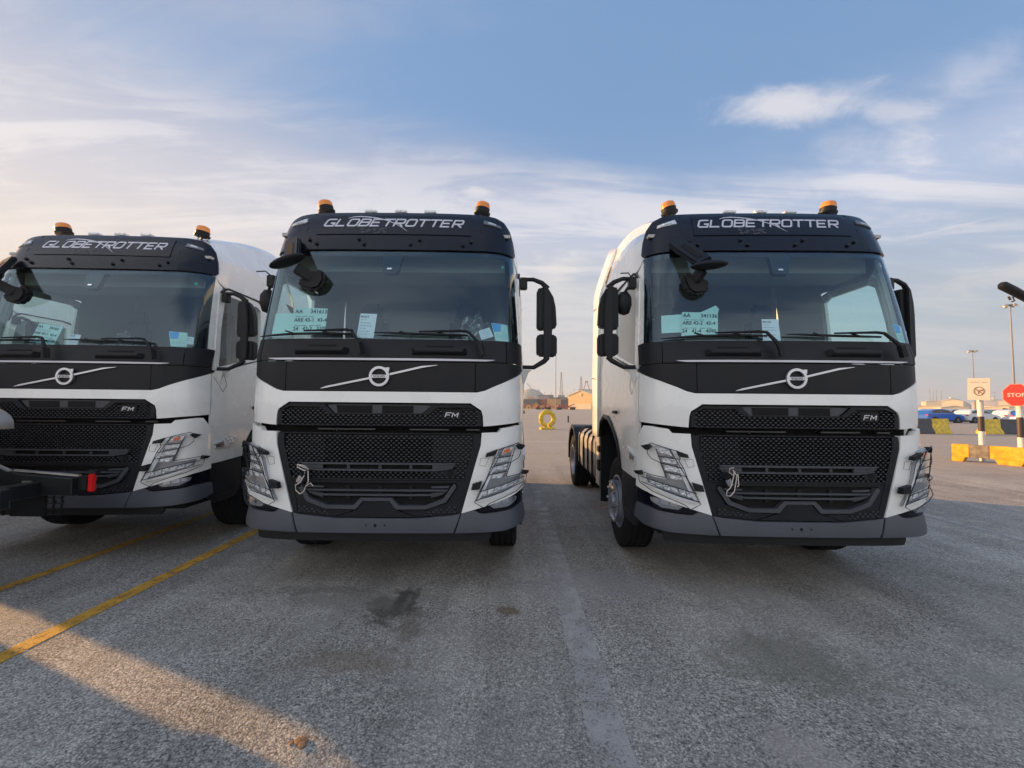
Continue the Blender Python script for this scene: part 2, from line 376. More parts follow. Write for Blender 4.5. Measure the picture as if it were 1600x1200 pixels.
def road_paint(name, color, wear, scale=9, amax=1.0):
    m = bpy.data.materials.new(name); m.use_nodes = True; nt = m.node_tree; N = nt.nodes; L = nt.links; b = N['Principled BSDF']
    b.inputs['Base Color'].default_value = (*color, 1); b.inputs['Roughness'].default_value = .75
    tcn = N.new('ShaderNodeTexCoord'); n = N.new('ShaderNodeTexNoise'); n.inputs['Scale'].default_value = scale; n.inputs['Detail'].default_value = 9; n.inputs['Roughness'].default_value = .75
    L.new(tcn.outputs['Object'], n.inputs['Vector'])
    v = N.new('ShaderNodeTexVoronoi'); v.inputs['Scale'].default_value = 75; L.new(tcn.outputs['Object'], v.inputs['Vector'])
    a = N.new('ShaderNodeMath'); a.operation = 'MULTIPLY_ADD'; L.new(v.outputs['Distance'], a.inputs[0]); a.inputs[1].default_value = -.30; L.new(n.outputs[0], a.inputs[2])
    r = N.new('ShaderNodeMapRange'); r.inputs[1].default_value = wear-.06; r.inputs[2].default_value = wear+.06; r.inputs[4].default_value = amax; L.new(a.outputs[0], r.inputs[0]); L.new(r.outputs[0], b.inputs['Alpha'])
    h = N.new('ShaderNodeHueSaturation'); h.inputs['Color'].default_value = (*color, 1); r2 = N.new('ShaderNodeMapRange'); r2.inputs[1].default_value = .3; r2.inputs[2].default_value = .7; r2.inputs[3].default_value = .7; r2.inputs[4].default_value = 1.25
    L.new(n.outputs[0], r2.inputs[0]); L.new(r2.outputs[0], h.inputs['Value']); L.new(h.outputs[0], b.inputs['Base Color'])
    bp = N.new('ShaderNodeBump'); bp.inputs['Strength'].default_value = .7; bp.inputs['Distance'].default_value = .003; L.new(v.outputs['Distance'], bp.inputs['Height']); bp.invert = True; L.new(bp.outputs[0], b.inputs['Normal'])
    MAT[name] = m
road_paint('yellow_line', (.52, .27, .03), .24, 6)
road_paint('white_line_worn', (.50, .478, .465), .285, 4, .58)
road_paint('white_line', (.55, .52, .46), .18)
road_paint('sand_line', (.48, .38, .20), .25)
g = MB().use('asphalt'); g.add([(-1500, -300, 0), (1500, -300, 0), (1500, 2600, 0), (-1500, 2600, 0)], [(0, 1, 2, 3)])
tag(g.build('ground'), 'grey coarse asphalt lot under the trucks, bleached and sandy towards the port', kind='structure')
def line(x0, y0, x1, y1, w, m, nm):
    d = Vector((x1-x0, y1-y0, 0)); k = d.cross(Vector((0, 0, 1))).normalized()*w/2; a, b = Vector((x0, y0, .004)), Vector((x1, y1, .004))
    q = MB().use(m); q.add([a-k, a+k, b+k, b-k], [(0, 1, 2, 3)]); return tag(q.build('painted_line'), nm, kind='structure')
line(-3.12, 1.0, -3.20, 9.4, .125, 'yellow_line', 'yellow bay line running under the leftmost truck, nearer one')
line(-4.29, 1.0, -4.29, 9.4, .11, 'yellow_line', 'yellow bay line left of the other yellow line')
line(.475, .6, .475, 8.2, .19, 'white_line_worn', 'faded white bay line between the two right trucks')
line(6.35, .6, 6.2, 8.4, .12, 'white_line_worn', 'faded bay line right of the right truck')
line(-60, 14.3, 60, 14.3, .10, 'sand_line', 'thin yellow line across the lot behind the trucks')
line(-60, 19.0, 80, 19.1, .13, 'white_line', 'thin white line across the lot further back')
line(-60, 28.0, 90, 28.4, .15, 'white_line', 'thin white line at the foot of the far barriers')
line(-60, 44.0, 90, 46.0, .2, 'white_line', 'pale line by the parked cars')

def haze():
    m = bpy.data.materials.new('haze'); m.use_nodes = True; nt = m.node_tree; N = nt.nodes
    for n in list(N): N.remove(n)
    o = N.new('ShaderNodeOutputMaterial'); v = N.new('ShaderNodeVolumePrincipled'); v.inputs['Density'].default_value = .0005; v.inputs['Color'].default_value = (.78, .86, .96, 1); v.inputs['Anisotropy'].default_value = .2
    nt.links.new(v.outputs[0], o.inputs['Volume']); MAT['haze'] = m
    b = MB().use('haze'); b.box((0, 1150, 26.5), (3020, 2920, 55)); tag(b.build('haze'), 'thin pale haze over the port and the lot', kind='stuff')
haze()

# ------------------------------------------------------------------ the cab's skin: s runs round the front from the middle line (+ = right in the photo), w is height
PLAN = [(0,0),(.4,.006),(.7,.018),(.88,.033),(1.0,.06),(1.09,.105),(1.155,.17),(1.2,.26),(1.228,.38),(1.24,.52),(1.245,.7),(1.245,1.2),(1.245,2.6)]
PSS = [0.]
for a_, b_ in zip(PLAN, PLAN[1:]): PSS.append(PSS[-1]+math.dist(a_, b_))
PU = [p[0] for p in PLAN]; PV = [p[1] for p in PLAN]
VWX = [0,.5,1.4,2.0,2.13,2.45,2.78,3.0,3.2,3.38,3.45,3.49]; VWY = [0,0,0,0,.03,.09,.165,.225,.295,.385,.45,.55]
def hermite(t, xs, ys):
    if t <= xs[0]: return ys[0]
    if t >= xs[-1]: return ys[-1]+((t-xs[-1])*(ys[-1]-ys[-2])/(xs[-1]-xs[-2]) if xs is PSS else 0)
    i = 0
    while t > xs[i+1]: i += 1
    h = xs[i+1]-xs[i]; x = (t-xs[i])/h; L = len(xs)-1
    d = lambda j: (ys[min(j+1, L)]-ys[max(j-1, 0)])/(xs[min(j+1, L)]-xs[max(j-1, 0)])
    return (2*x**3-3*x*x+1)*ys[i]+(x**3-2*x*x+x)*d(i)*h+(-2*x**3+3*x*x)*ys[i+1]+(x**3-x*x)*d(i+1)*h
def kw(w): return 1 if w <= 2 else 1-.045*(w-2) if w <= 3 else .955-.05*(w-3)
def VO(w): return hermite(w, VWX, VWY)
def P(s, w, off=0.):
    a = abs(s); u = hermite(a, PSS, PU)*kw(w); v = hermite(a, PSS, PV)+VO(w)
    p = Vector((math.copysign(u, s) if s else 0., v, w))
    return p+NRM(s, w)*off if off else p
def NRM(s, w):
    e = .004; return (P(s+e, w)-P(s-e, w)).cross(P(s, w+e)-P(s, w-e)).normalized()
def SV(v, w):
    """s of the point at depth v on the flank, height w"""
    t = v-VO(w); lo, hi = 0, 3.6
    for _ in range(30):
        m = (lo+hi)/2
        if hermite(m, PSS, PV) < t: lo = m
        else: hi = m
    return lo
def side(poly, sg=1):
    return [(sg*SV(v, w), w) for v, w in poly]
def mir(poly): return [(-s, w) for s, w in poly]
def panel(name, poly, m, parent=None, off=0., th=.02, bev=.004, step=None, wstep=.09, smooth=True, inner=None):
    area = sum(poly[i][0]*poly[(i+1) % len(poly)][1]-poly[(i+1) % len(poly)][0]*poly[i][1] for i in range(len(poly)))
    if area < 0: poly = poly[::-1]
    bm = bmesh.new(); vs = [bm.verts.new((s, w, 0)) for s, w in poly]; bm.faces.new(vs)
    ss = [p[0] for p in poly]; ws = [p[1] for p in poly]
    cuts = []
    x = -3.6
    while x < 3.6:
        if min(ss) < x < max(ss): cuts.append((x, 0))
        x += step or (.045 if .85 < abs(x) < 1.6 else .1)
    y = .4
    while y < 4:
        if min(ws) < y < max(ws): cuts.append((y, 1))
        y += wstep
    for c, ax in cuts:
        bmesh.ops.bisect_plane(bm, geom=bm.verts[:]+bm.edges[:]+bm.faces[:], dist=1e-5, plane_co=((c, 0, 0) if ax == 0 else (0, c, 0)), plane_no=((1, 0, 0) if ax == 0 else (0, 1, 0)))
    bmesh.ops.remove_doubles(bm, verts=bm.verts, dist=1e-4)
    bm.normal_update()
    fl = [f for f in bm.faces if f.normal.z < 0]
    if fl: bmesh.ops.reverse_faces(bm, faces=fl)
    nr = {}
    for v in bm.verts:
        n = NRM(v.co.x, v.co.y); nr[v] = n
        v.co = P(v.co.x, v.co.y)+n*(off(v.co.x, v.co.y) if callable(off) else off)
    if th:
        be = [e for e in bm.edges if e.is_boundary]
        r = bmesh.ops.extrude_edge_only(bm, edges=be); new = [g for g in r['geom'] if isinstance(g, bmesh.types.BMVert)]
        old = {}
        for e in bm.edges:
            a, b = e.verts
            if a in nr and b not in nr: old[b] = a
            elif b in nr and a not in nr: old[a] = b
        for v in new: v.co = v.co-nr[old[v]]*th if v in old else v.co
        if bev: bmesh.ops.bevel(bm, geom=be, offset=bev, segments=2, affect='EDGES', clamp_overlap=True)
        bmesh.ops.recalc_face_normals(bm, faces=bm.faces)
    me = bpy.data.meshes.new(name); bm.to_mesh(me); bm.free()
    # outward check
    me.materials.append(MAT[m])
    o = link(name, me, parent, None)
    me.polygons.foreach_set('use_smooth', [True]*len(me.polygons))
    if th: me.set_sharp_from_angle(angle=.9)
    md = o.modifiers.new('weighted', 'WEIGHTED_NORMAL'); md.weight = 100; md.keep_sharp = True
    return o
def ribbon(mb, pts, wd, off, th=.003, ends=True):
    """a flat strip of width wd drawn along (s,w) points with mitred corners, lying off above the skin"""
    n = len(pts); L_, R_ = [], []
    closed = math.dist(pts[0], pts[-1]) < 1e-6
    if closed: pts = pts[:-1]; n -= 1
    for i, p in enumerate(pts):
        a = pts[i-1] if (i or closed) else None; b = pts[(i+1) % n] if (i < n-1 or closed) else None
        d1 = Vector((p[0]-a[0], p[1]-a[1])).normalized() if a else None; d2 = Vector((b[0]-p[0], b[1]-p[1])).normalized() if b else None
        d1 = d1 or d2; d2 = d2 or d1; n1 = Vector((-d1.y, d1.x)); n2 = Vector((-d2.y, d2.x)); m = (n1+n2).normalized(); k = min(2.0, 1/max(.3, m.dot(n1)))
        wdt = wd[i] if isinstance(wd, list) else wd
        L_.append((p[0]+m.x*k*wdt/2, p[1]+m.y*k*wdt/2)); R_.append((p[0]-m.x*k*wdt/2, p[1]-m.y*k*wdt/2))
    vs = [P(*q, off) for q in L_]+[P(*q, off) for q in R_]+[P(*q, off-th) for q in L_]+[P(*q, off-th) for q in R_]
    fs = []
    for i in range(n if closed else n-1):
        j = (i+1) % n
        fs += [(i, j, n+j, n+i), (i, 2*n+i, 2*n+j, j), (n+i, n+j, 3*n+j, 3*n+i)]
    if not closed: fs += [(0, n, 3*n, 2*n), (n-1, 3*n-1+0, 4*n-1, 2*n-1)] if False else [(0, n, 3*n, 2*n), (n-1, 2*n-1, 4*n-1, 3*n-1)]
    mb.add(vs, fs)
def on_skin(mb, geo, s0, w0, off, sx=1., rot=0.):
    vs, fs = geo; c, d = math.cos(rot), math.sin(rot)
    mb.add([P(s0+(x*c-y*d)*sx, w0+x*d+y*c, off) for x, y in vs], fs)
def inpoly(p, poly):
    x, y = p; r = False
    for i in range(len(poly)):
        x1, y1 = poly[i]; x2, y2 = poly[i-1]
        if (y1 > y) != (y2 > y) and x < (x2-x1)*(y-y1)/(y2-y1)+x1: r = not r
    return r
def honeycomb(name, polys, holes, m, parent, off, depth=.022, pitch=.0192, cell=.0435, th=.0046):
    """flattened honeycomb: rows of trapezoid waves in counter-phase, each a bar with a face and a top"""
    mb = MB().use(m); row = 0; w = .64
    xs = [0, .40, .5, .90]
    while w < 1.56:
        amp = pitch*.5-th*.45; ph = 0 if row % 2 == 0 else .5
        x = -.92; k = 0; pts = []
        while x < .92:
            base = -.92+k*cell+ph*cell
            for i, fx in enumerate(xs): pts.append((base+fx*cell, w+(amp if i < 2 else -amp)*1))
            k += 1; x = base+cell
        for a, b in zip(pts, pts[1:]):
            mb.use(m if abs(a[1]-b[1]) < 1e-6 else 'dark_plastic')  # flats lighter, slopes darker: sky light on the lips put into the colour
            mid = ((a[0]+b[0])/2, (a[1]+b[1])/2)
            if not any(inpoly(mid, q) for q in polys) or any(inpoly(mid, q) for q in holes): continue
            t = th/2; fo = off if abs(a[1]-b[1]) < 1e-6 else off-.009
            t = t if fo == off else t*.7
            vs = [P(a[0], a[1]+t, fo), P(b[0], b[1]+t, fo), P(b[0], b[1]-t, fo), P(a[0], a[1]-t, fo), P(a[0], a[1]+t, off-depth), P(b[0], b[1]+t, off-depth), P(b[0], b[1]-t, off-depth), P(a[0], a[1]-t, off-depth)]
            mb.add(vs, [(0, 3, 2, 1), (0, 1, 5, 4), (3, 7, 6, 2)])
        row += 1; w += pitch
    o = mb.build(name, parent); o['kind'] = 'stuff'; return o
GLY = {'G': [[(1,1),(.14,1),(0,.86),(0,.14),(.14,0),(1,0),(1,.42),(.58,.42)]], 'L': [[(0,1.05),(0,0),(.98,0)]], 'O': [[(.14,1),(.86,1),(1,.86),(1,.14),(.86,0),(.14,0),(0,.14),(0,.86),(.14,1)]],
       'B': [[(0,1),(.86,1),(1,.9),(1,.6),(.9,.52),(1,.44),(1,.1),(.86,0),(0,0),(0,1)],[(.1,.52),(.86,.52)]], 'E': [[(1,1),(0,1),(0,0),(.95,0)],[(.1,.5),(.85,.5)]],
       'T': [[(-.12,1),(1.12,1)],[(.5,.92),(.5,-.08)]], 'R': [[(0,-.08),(0,1),(.88,1),(1,.88),(1,.52),(.88,.42),(.1,.42)],[(.5,.36),(1,-.08)]],
       'F': [[(1,1),(0,1),(0,-.05)],[(.1,.5),(.8,.5)]], 'M': [[(0,-.05),(0,1.0)],[(0,1),(.5,.30),(1,1)],[(1,1),(1,-.05)]], 'V': [[(0,1.05),(.5,0),(1,1.05)]]}
def strokes(mb, word, s0, w0, cw, ch, gap, sw, shear, off):
    x = s0
    for k, c in enumerate(word):
        for j, pl in enumerate(GLY[c]):
            ribbon(mb, [(x+p[0]*cw+shear*p[1]*ch, w0+p[1]*ch) for p in pl], sw, off+.0004*(j+1)+.0003*(k % 2))
        x += cw+gap

# ---- wheels
def tyre_mb(x0, x1, r, rr, c):
    mb = MB().use('rubber'); w = x1-x0; C = (0, c[1], c[2])
    prof = [(rr, x0+.02), (r-.07, x0+.004), (r-.025, x0+.012), (r-.006, x0+.03)]
    ng = 4; span = w-.06
    for i in range(ng):
        a = x0+.03+span*(i+.38)/ng; prof += [(r, a-.028), (r, a), (r-.014, a+.003), (r-.014, a+.011), (r, a+.014)]
    prof += [(r-.006, x1-.03), (r-.025, x1-.012), (r-.07, x1-.004), (rr, x1-.02)]
    mb.lathe(prof, C, 'X', 48, cap=False); return mb
def wheel(parent, sg, v, x_out, wid, dish, front):
    x0, x1 = (x_out-wid, x_out) if sg > 0 else (-x_out, -x_out+wid)
    t = thing('wheel'); t.parent = parent
    tyre_mb(x0, x1, .50, .285, (0, v, .50)).build('tyre', t, .7)
    # rim: flange, barrel and disc
    o = x_out-.012; s_ = sg
    mb = MB().use('rim_steel')
    mb.lathe([(.288, s_*(o-.02)), (.295, s_*o), (.275, s_*(o+.004)), (.262, s_*(o-.03)), (.25, s_*(o-.10)), (.235, s_*(o-dish)), (.10, s_*(o-dish-.005)), (.0, s_*(o-dish))], (0, v, .5), 'X', 40, cap=False)
    mb.build('rim', t, .6)
    if front:
        e = x_out+.048
        h = MB().use('rim_steel')
        h.lathe([(.222, s_*(o-.10)), (.232, s_*(e-.07)), (.228, s_*(e-.03)), (.205, s_*(e-.028)), (.205, s_*(e-.02)), (.235, s_*(e-.016)), (.235, s_*e), (.195, s_*(e+.004)), (.17, s_*(e-.02)), (.09, s_*(e-.03)), (.085, s_*(e+.02)), (.0, s_*(e+.025))], (0, v, .5), 'X', 40, cap=False)
        h.build('hub_cap', t, .5)
        n = MB().use('chrome')
        for k in range(10):
            a = 2*math.pi*k/10; n.lathe([(.017, s_*(e-.01)), (.017, s_*(e+.018)), (.009, s_*(e+.024))], (0, v+.205*math.cos(a), .5+.205*math.sin(a)), 'X', 8)
        n.build('wheel_nuts', t, .5)['kind'] = 'stuff'
    return t

GREEN = 'paper_green'
def make_truck():
    T = thing('tractor_truck')
    # --- inner structure, so that no light leaks
    mb = MB().use('void'); panel('light_stop_panel', [(-1.36, .56), (1.36, .56), (1.36, 1.95), (-1.36, 1.95)], 'void', T, off=-.13, th=0)  # black backing sheet added to stop light through the front gaps
    mb = MB().use('void'); mb.box((0, 1.05, 1.0), (1.7, 1.5, 1.0)); mb.box((0, .5, .55), (2.1, .5, .20)); mb.build('engine_block', T)
    mb = MB().use('lining'); mb.box((0, 1.22, 1.60), (2.36, 1.9, .06)); mb.box((0, 2.17, 2.5), (2.30, .04, 1.85)); mb.build('cab_floor', T)
    # --- white skin
    wp = 'white_paint'
    panel('hood', [(1.372, 1.895), (1.13, 1.812), (.98, 1.752), (.90, 1.715), (.83, 1.698), (-.83, 1.698), (-.90, 1.715), (-.98, 1.752), (-1.13, 1.812), (-1.372, 1.895), (-1.372, 1.445), (-1.12, 1.428), (-.95, 1.412), (-.888, 1.408),
          (-.882, 1.50), (-.868, 1.545), (-.775, 1.606), (.775, 1.606), (.868, 1.545), (.882, 1.50), (.888, 1.408), (.95, 1.412), (1.12, 1.428), (1.372, 1.445)], wp, T, off=lambda s, w: .006*math.sin(max(0, min(1, (w-1.42)/.3))*math.pi), bev=.005)
    hp = [(.875, 1.354), (1.02, 1.358), (1.05, 1.392), (1.22, 1.412), (1.29, 1.412), (1.385, 1.30), (1.392, .862), (1.22, .834), (.90, .735), (.712, .678), (.868, 1.25)]
    for sg in (1, -1):
        q = hp if sg > 0 else mir(hp)
        panel('headlight_panel', q, wp, T, off=lambda s, w: .012+.03*max(0, min(1, (1.15-w)/.5))*max(0, min(1, (abs(s)-.7)/.3)), th=.05, bev=.007)
    # --- black front panels
    bp = 'black_plastic'
    panel('front_panel', [(-.812, 1.704), (.812, 1.704), (.812, 1.955), (-.812, 1.955)], bp, T, off=-.004)
    panel('grab_rail_panel', [(-1.09, 1.962), (1.09, 1.962), (1.09, 2.155), (-1.09, 2.155)], bp, T, off=0)
    cq = [(.818, 1.705), (.90, 1.722), (.98, 1.758), (1.13, 1.819), (1.376, 1.902), (1.376, 1.957), (.818, 1.955)]
    dq = [(1.096, 1.962), (1.376, 1.964), (1.39, 2.158), (1.30, 2.165), (1.096, 2.157)]
    for sg in (1, -1):
        panel('corner_panel', cq if sg > 0 else mir(cq), bp, T, off=-.003)
        panel('pillar_base', dq if sg > 0 else mir(dq), bp, T, off=.001)
    for s0 in (-.51, .503):
        panel('step_slot', [(s0-.125, 2.078), (s0+.125, 2.078), (s0+.125, 2.100), (s0-.125, 2.100)], 'void', T, off=.004, th=.003, bev=0)
        mb = MB().use('black_plastic'); a, b = s0-.235, s0+.235
        vs = []
        for s, w, o in ((a, 2.069, .004), (b, 2.069, .004), (b-.02, 2.062, .055), (a+.02, 2.062, .055), (a, 2.014, .0), (b, 2.014, .0), (b-.04, 2.034, .05), (a+.04, 2.034, .05)): vs.append(P(s, w, o))
        mb.add(vs, [(0, 3, 2, 1), (3, 7, 6, 2), (7, 4, 5, 6), (0, 4, 7, 3), (1, 2, 6, 5)]); mb.build('step_handle', T, bevel=.004)
    panel('trim_strip', [(-.985, 1.982), (-.96, 1.974), (-.90, 1.966), (.90, 1.966), (.96, 1.974), (.985, 1.982), (.5, 1.984), (-.5, 1.984)], 'letter_silver', T, off=.012, th=.01, bev=.002)
    # --- badge: ring with arrow, slanting bar, word plate
    mb = MB().use('silver')
    ring = [(.075*math.cos(a*math.pi/18), 1.828+.075*math.sin(a*math.pi/18)) for a in range(37)]
    ribbon(mb, ring, .021, .022, .02)
    mb.add([P(s, w, .021) for s, w in ((.046, 1.902), (.086, 1.904), (.083, 1.865), (.069, 1.878), (.060, 1.889))], [(0, 4, 3, 2, 1)])
    ribbon(mb, [(.087, 1.846), (.36, 1.912), (.49, 1.928)], [.017, .016, .003], .014, .013)
    ribbon(mb, [(-.087, 1.811), (-.45, 1.735), (-.50, 1.722)], [.017, .015, .003], .014, .013)
    ribbon(mb, [(-.062, 1.828), (.062, 1.828)], .026, .020, .016)
    mb.build('front_badge', T)
    mb = MB().use('black_plastic'); geo = text_geo('VOLVO', .027, 0, .0006); vs = geo[0]; wdt = max(p[0] for p in vs)
    on_skin(mb, ([(x-wdt/2, y) for x, y in vs], geo[1]), 0, 1.8185, .0215, 1.12); mb.build('badge_lettering', T)
    # --- upper grille
    mb = MB()
    ug = [(-.878, 1.408), (-.870, 1.53), (-.77, 1.597), (.77, 1.597), (.870, 1.53), (.878, 1.408)]
    panel('grille_back', ug, 'dark_plastic', T, off=-.03, th=0)
    up = [(-.865, 1.505), (-.862, 1.53), (-.768, 1.592), (-.40, 1.592), (-.46, 1.585), (-.42, 1.545), (-.385, 1.512), (.37, 1.512), (.41, 1.545), (.455, 1.585), (.40, 1.592), (.768, 1.592), (.862, 1.53), (.865, 1.505),
          (.84, 1.54), (.755, 1.568), (.50, 1.566), (.42, 1.503), (-.43, 1.503), (-.50, 1.566), (-.755, 1.568), (-.84, 1.54)]
    panel('grille_frame', up[::-1], bp, T, off=.006, th=.03, bev=.003)
    for q in ([(-.875, 1.412), (-.868, 1.53), (-.835, 1.55), (-.83, 1.412)], [(.83, 1.412), (.835, 1.55), (.868, 1.53), (.875, 1.412)]): panel('grille_frame', q, bp, T, off=.004, th=.03)
    panel('grille_frame', [(-.83, 1.408), (.83, 1.408), (.83, 1.416), (-.83, 1.416)], bp, T, off=.006, th=.03, bev=.002)
    panel('top_duct', [(-.455, 1.586), (.45, 1.586), (.365, 1.513), (-.38, 1.513)], 'bar_plastic', T, off=-.012, th=.01)
    for a, b, k in ((-.355, -.06, .012), (.025, .29, -.0)): panel('air_opening', [(a-k, 1.580), (b, 1.580), (b, 1.516), (a, 1.516)], 'void', T, off=-.008, th=0)
    honeycomb('grille_mesh', [[(-.83, 1.415), (-.83, 1.54), (-.75, 1.56), (-.51, 1.56), (-.43, 1.502), (.42, 1.502), (.51, 1.56), (.75, 1.56), (.83, 1.54), (.83, 1.415)]], [[(.54, 1.475), (.54, 1.55), (.70, 1.55), (.70, 1.475)]], 'bar_plastic', T, .002)
    panel('badge_plate', [(.54, 1.475), (.70, 1.475), (.70, 1.545), (.54, 1.545)], 'dark_plastic', T, off=.0, th=.02)
    mb = MB().use('silver'); strokes(mb, 'FM', .562, 1.487, .044, .036, .014, .0072, .30, .006); mb.build('model_badge', T)
    # --- gap between hood and bumper, with the latch beam seen in it
    mb = MB().use('steel')
    for s, l in ((-.30, .5), (.42, .34), (.80, .12)): mb.bar(P(s-l/2, 1.375, -.08), P(s+l/2, 1.375, -.08), .03, .012)
    mb.tube([P(-.37, 1.36, -.04), P(-.368, 1.385, -.035)], .004)
    mb.build('latch_beam', T)
    # --- main grille
    main = [(-.862, 1.345), (.862, 1.345), (.866, 1.25), (.705, .682), (.64, .668), (.35, .642), (-.35, .642), (-.64, .668), (-.705, .682), (-.866, 1.25)]
    panel('grille_back', main, 'dark_plastic', T, off=-.045, th=0)
    for sg in (1, -1):
        q = [(.862, 1.345), (.868, 1.25), (.709, .684), (.66, .672), (.668, .72), (.80, 1.235), (.805, 1.30), (.80, 1.345)]
        panel('grille_frame', q if sg > 0 else mir(q), bp, T, off=.004, th=.05, bev=.006)
    panel('grille_frame', [(-.80, 1.338), (.80, 1.338), (.80, 1.348), (-.80, 1.348)], bp, T, off=.0, th=.04, bev=.002)
    for sg in (1, -1):
        q = [(.46, 1.30), (.455, 1.11), (.66, 1.105), (.66, 1.04), (.46, 1.028), (.46, .972), (.73, .972), (.80, 1.235), (.80, 1.33), (-.0, 1.33), (-.0, 1.30)]
        panel('grille_back', q if sg > 0 else mir(q), 'black_plastic', T, off=-.018, th=.01)
    panel('grille_back', [(-.455, .972), (.455, .972), (.455, 1.30), (-.455, 1.30)], 'void', T, off=-.034, th=0)
    honeycomb('grille_mesh', [[(-.80, 1.335), (.80, 1.335), (.80, 1.24), (.728, .968), (-.728, .968), (-.80, 1.24)]],
              [[(-.66, 1.10), (-.62, 1.022), (.62, 1.022), (.67, 1.10)], [(.55, .985), (.55, 1.035), (.67, 1.035), (.67, .985)]], 'bar_plastic', T, .002)
    bar = 'bar_plastic'
    panel('grille_bar', [(-.655, 1.099), (.665, 1.099), (.65, 1.083), (-.63, 1.083)], bar, T, off=.020, th=.03, bev=.003)
    panel('grille_bar', [(-.52, 1.030), (.50, 1.030), (.635, 1.048), (.64, 1.057), (.50, 1.045), (-.52, 1.045), (-.64, 1.055), (-.63, 1.046)], bar, T, off=.016, th=.03, bev=.003)
    for sg in (1, -1):
        q = [(.462, 1.082), (.648, 1.082), (.638, 1.058), (.50, 1.046), (.462, 1.046)]
        panel('bar_end', q if sg > 0 else mir(q), bar, T, off=.008, th=.02, bev=.002)
    for s in (-.25, .02, .28): panel('grille_rib', [(s-.012, 1.046), (s+.012, 1.046), (s+.012, 1.083), (s-.012, 1.083)], bar, T, off=-.004, th=.01, bev=0)
    mb = MB().use('void'); n = NRM(.61, 1.01); mb.lathe([(.026, -.002), (.026, .012)], P(.61, 1.01), 'Y', 20); mb.build('tow_hole', T)
    panel('tow_cover', [(.555, .985), (.555, 1.037), (.67, 1.037), (.67, .985)], bp, T, off=-.001, th=.02)
    mb = MB().use('void'); mb.lathe([(.030, -.004), (.030, .012)], P(-.60, 1.01), 'Y', 20); mb.build('tow_hole', T)
    # lower intake
    panel('grille_step', [(-.745, .953), (.745, .953), (.752, .968), (-.752, .968)], bp, T, off=.010, th=.03, bev=.003)
    for sg in (1, -1):
        q = [(.738, .950), (.672, .735), (.655, .672), (.35, .647), (.19, .700), (.42, .706), (.595, .768), (.675, .90), (.665, .928), (.0, .928), (.0, .950)]
        panel('intake_surround', q if sg > 0 else mir(q), bp, T, off=.0, th=.05, bev=.005)
        q = [(.175, .712), (.42, .714), (.585, .774), (.668, .90), (.655, .922), (.635, .915), (.56, .802), (.41, .745), (.19, .745), (.13, .808), (.0, .808), (.0, .782), (.110, .782), (.168, .712)]
        panel('intake_lip', q if sg > 0 else mir(q), 'bar_plastic', T, off=.022, th=.05, bev=.008)
        q = [(.455, .845), (.59, .858), (.55, .83), (.455, .805)]
        panel('bar_end', q if sg > 0 else mir(q), bar, T, off=.002, th=.02, bev=.002)
        q = [(.455, .90), (.61, .905), (.60, .885), (.455, .885)]
        panel('bar_end', q if sg > 0 else mir(q), bar, T, off=-.004, th=.02, bev=.002)
    panel('grille_bar', [(-.60, .876), (.60, .876), (.585, .862), (-.585, .862)], bar, T, off=.018, th=.03, bev=.003)
    panel('grille_bar', [(-.44, .822), (.44, .822), (.57, .846), (.575, .855), (.44, .838), (-.44, .838), (-.575, .855), (-.57, .846)], bar, T, off=.014, th=.03, bev=.003)
    panel('intake_void', [(-.66, .925), (.66, .925), (.60, .81), (.42, .735), (-.42, .735), (-.60, .81)], 'void', T, off=-.035, th=0)
    for s in (-.25, .02, .28): panel('grille_rib', [(s-.014, .79), (s+.014, .79), (s+.014, .90), (s-.014, .90)], 'dark_plastic', T, off=-.016, th=.01, bev=0)
    panel('centre_plate', [(-.105, .787), (.105, .787), (.165, .705), (.33, .648), (-.33, .648), (-.165, .705)], bp, T, off=.008, th=.04, bev=.006)
    for sg in (1, -1):
        q = [(.40, .668), (.655, .680), (.675, .742), (.40, .690)]
        honeycomb('grille_mesh', [q if sg > 0 else mir(q)], [], 'bar_plastic', T, .010, .009)
    # --- bumper
    gp = 'grey_plastic'
    bo = lambda s, w: .030-.02*max(0, (w-.62)/.07)
    panel('bumper', [(-.648, .520), (.648, .520), (.655, .53), (.705, .676), (.64, .663), (.345, .638), (-.345, .638), (-.64, .663), (-.705, .676), (-.655, .53)], gp, T, off=bo, th=.12, bev=.008)
    q = [(.664, .520), (1.05, .526), (1.28, .545), (1.43, .585), (1.43, .70), (1.41, .712), (1.24, .706), (1.13, .688), (.90, .674), (.865, .678), (.815, .706), (.713, .680), (.668, .535)]
    for sg in (1, -1): panel('bumper_corner', q if sg > 0 else mir(q), gp, T, off=lambda s, w: .034-.02*max(0, (w-.62)/.07), th=.12, bev=.010)
    for s, w in ((0, .583), (-.075, .585), (.08, .585)):
        mb = MB().use('void'); mb.lathe([(.013 if s == 0 else .007, .02), (.013 if s == 0 else .007, -.032)], P(s, w), 'Y', 14); mb.build('bumper_hole', T)
    q = [(.815, .712), (.87, .684), (1.13, .70), (1.24, .72), (1.40, .725), (1.40, .855), (1.22, .830), (.90, .728), (.82, .716)]
    for sg in (1, -1): panel('lamp_surround', q if sg > 0 else mir(q), 'black_gloss', T, off=.006, th=.03, bev=.002)
    panel('air_dam', [(-1.12, .43), (.95, .43), (.98, .47), (.96, .53), (-1.15, .53)], 'dark_plastic', T, off=-.05, th=.04, bev=.004)
    mb = MB().use('void'); mb.box((0, .6, .50), (2.2, .8, .06)); mb.build('under_tray', T)
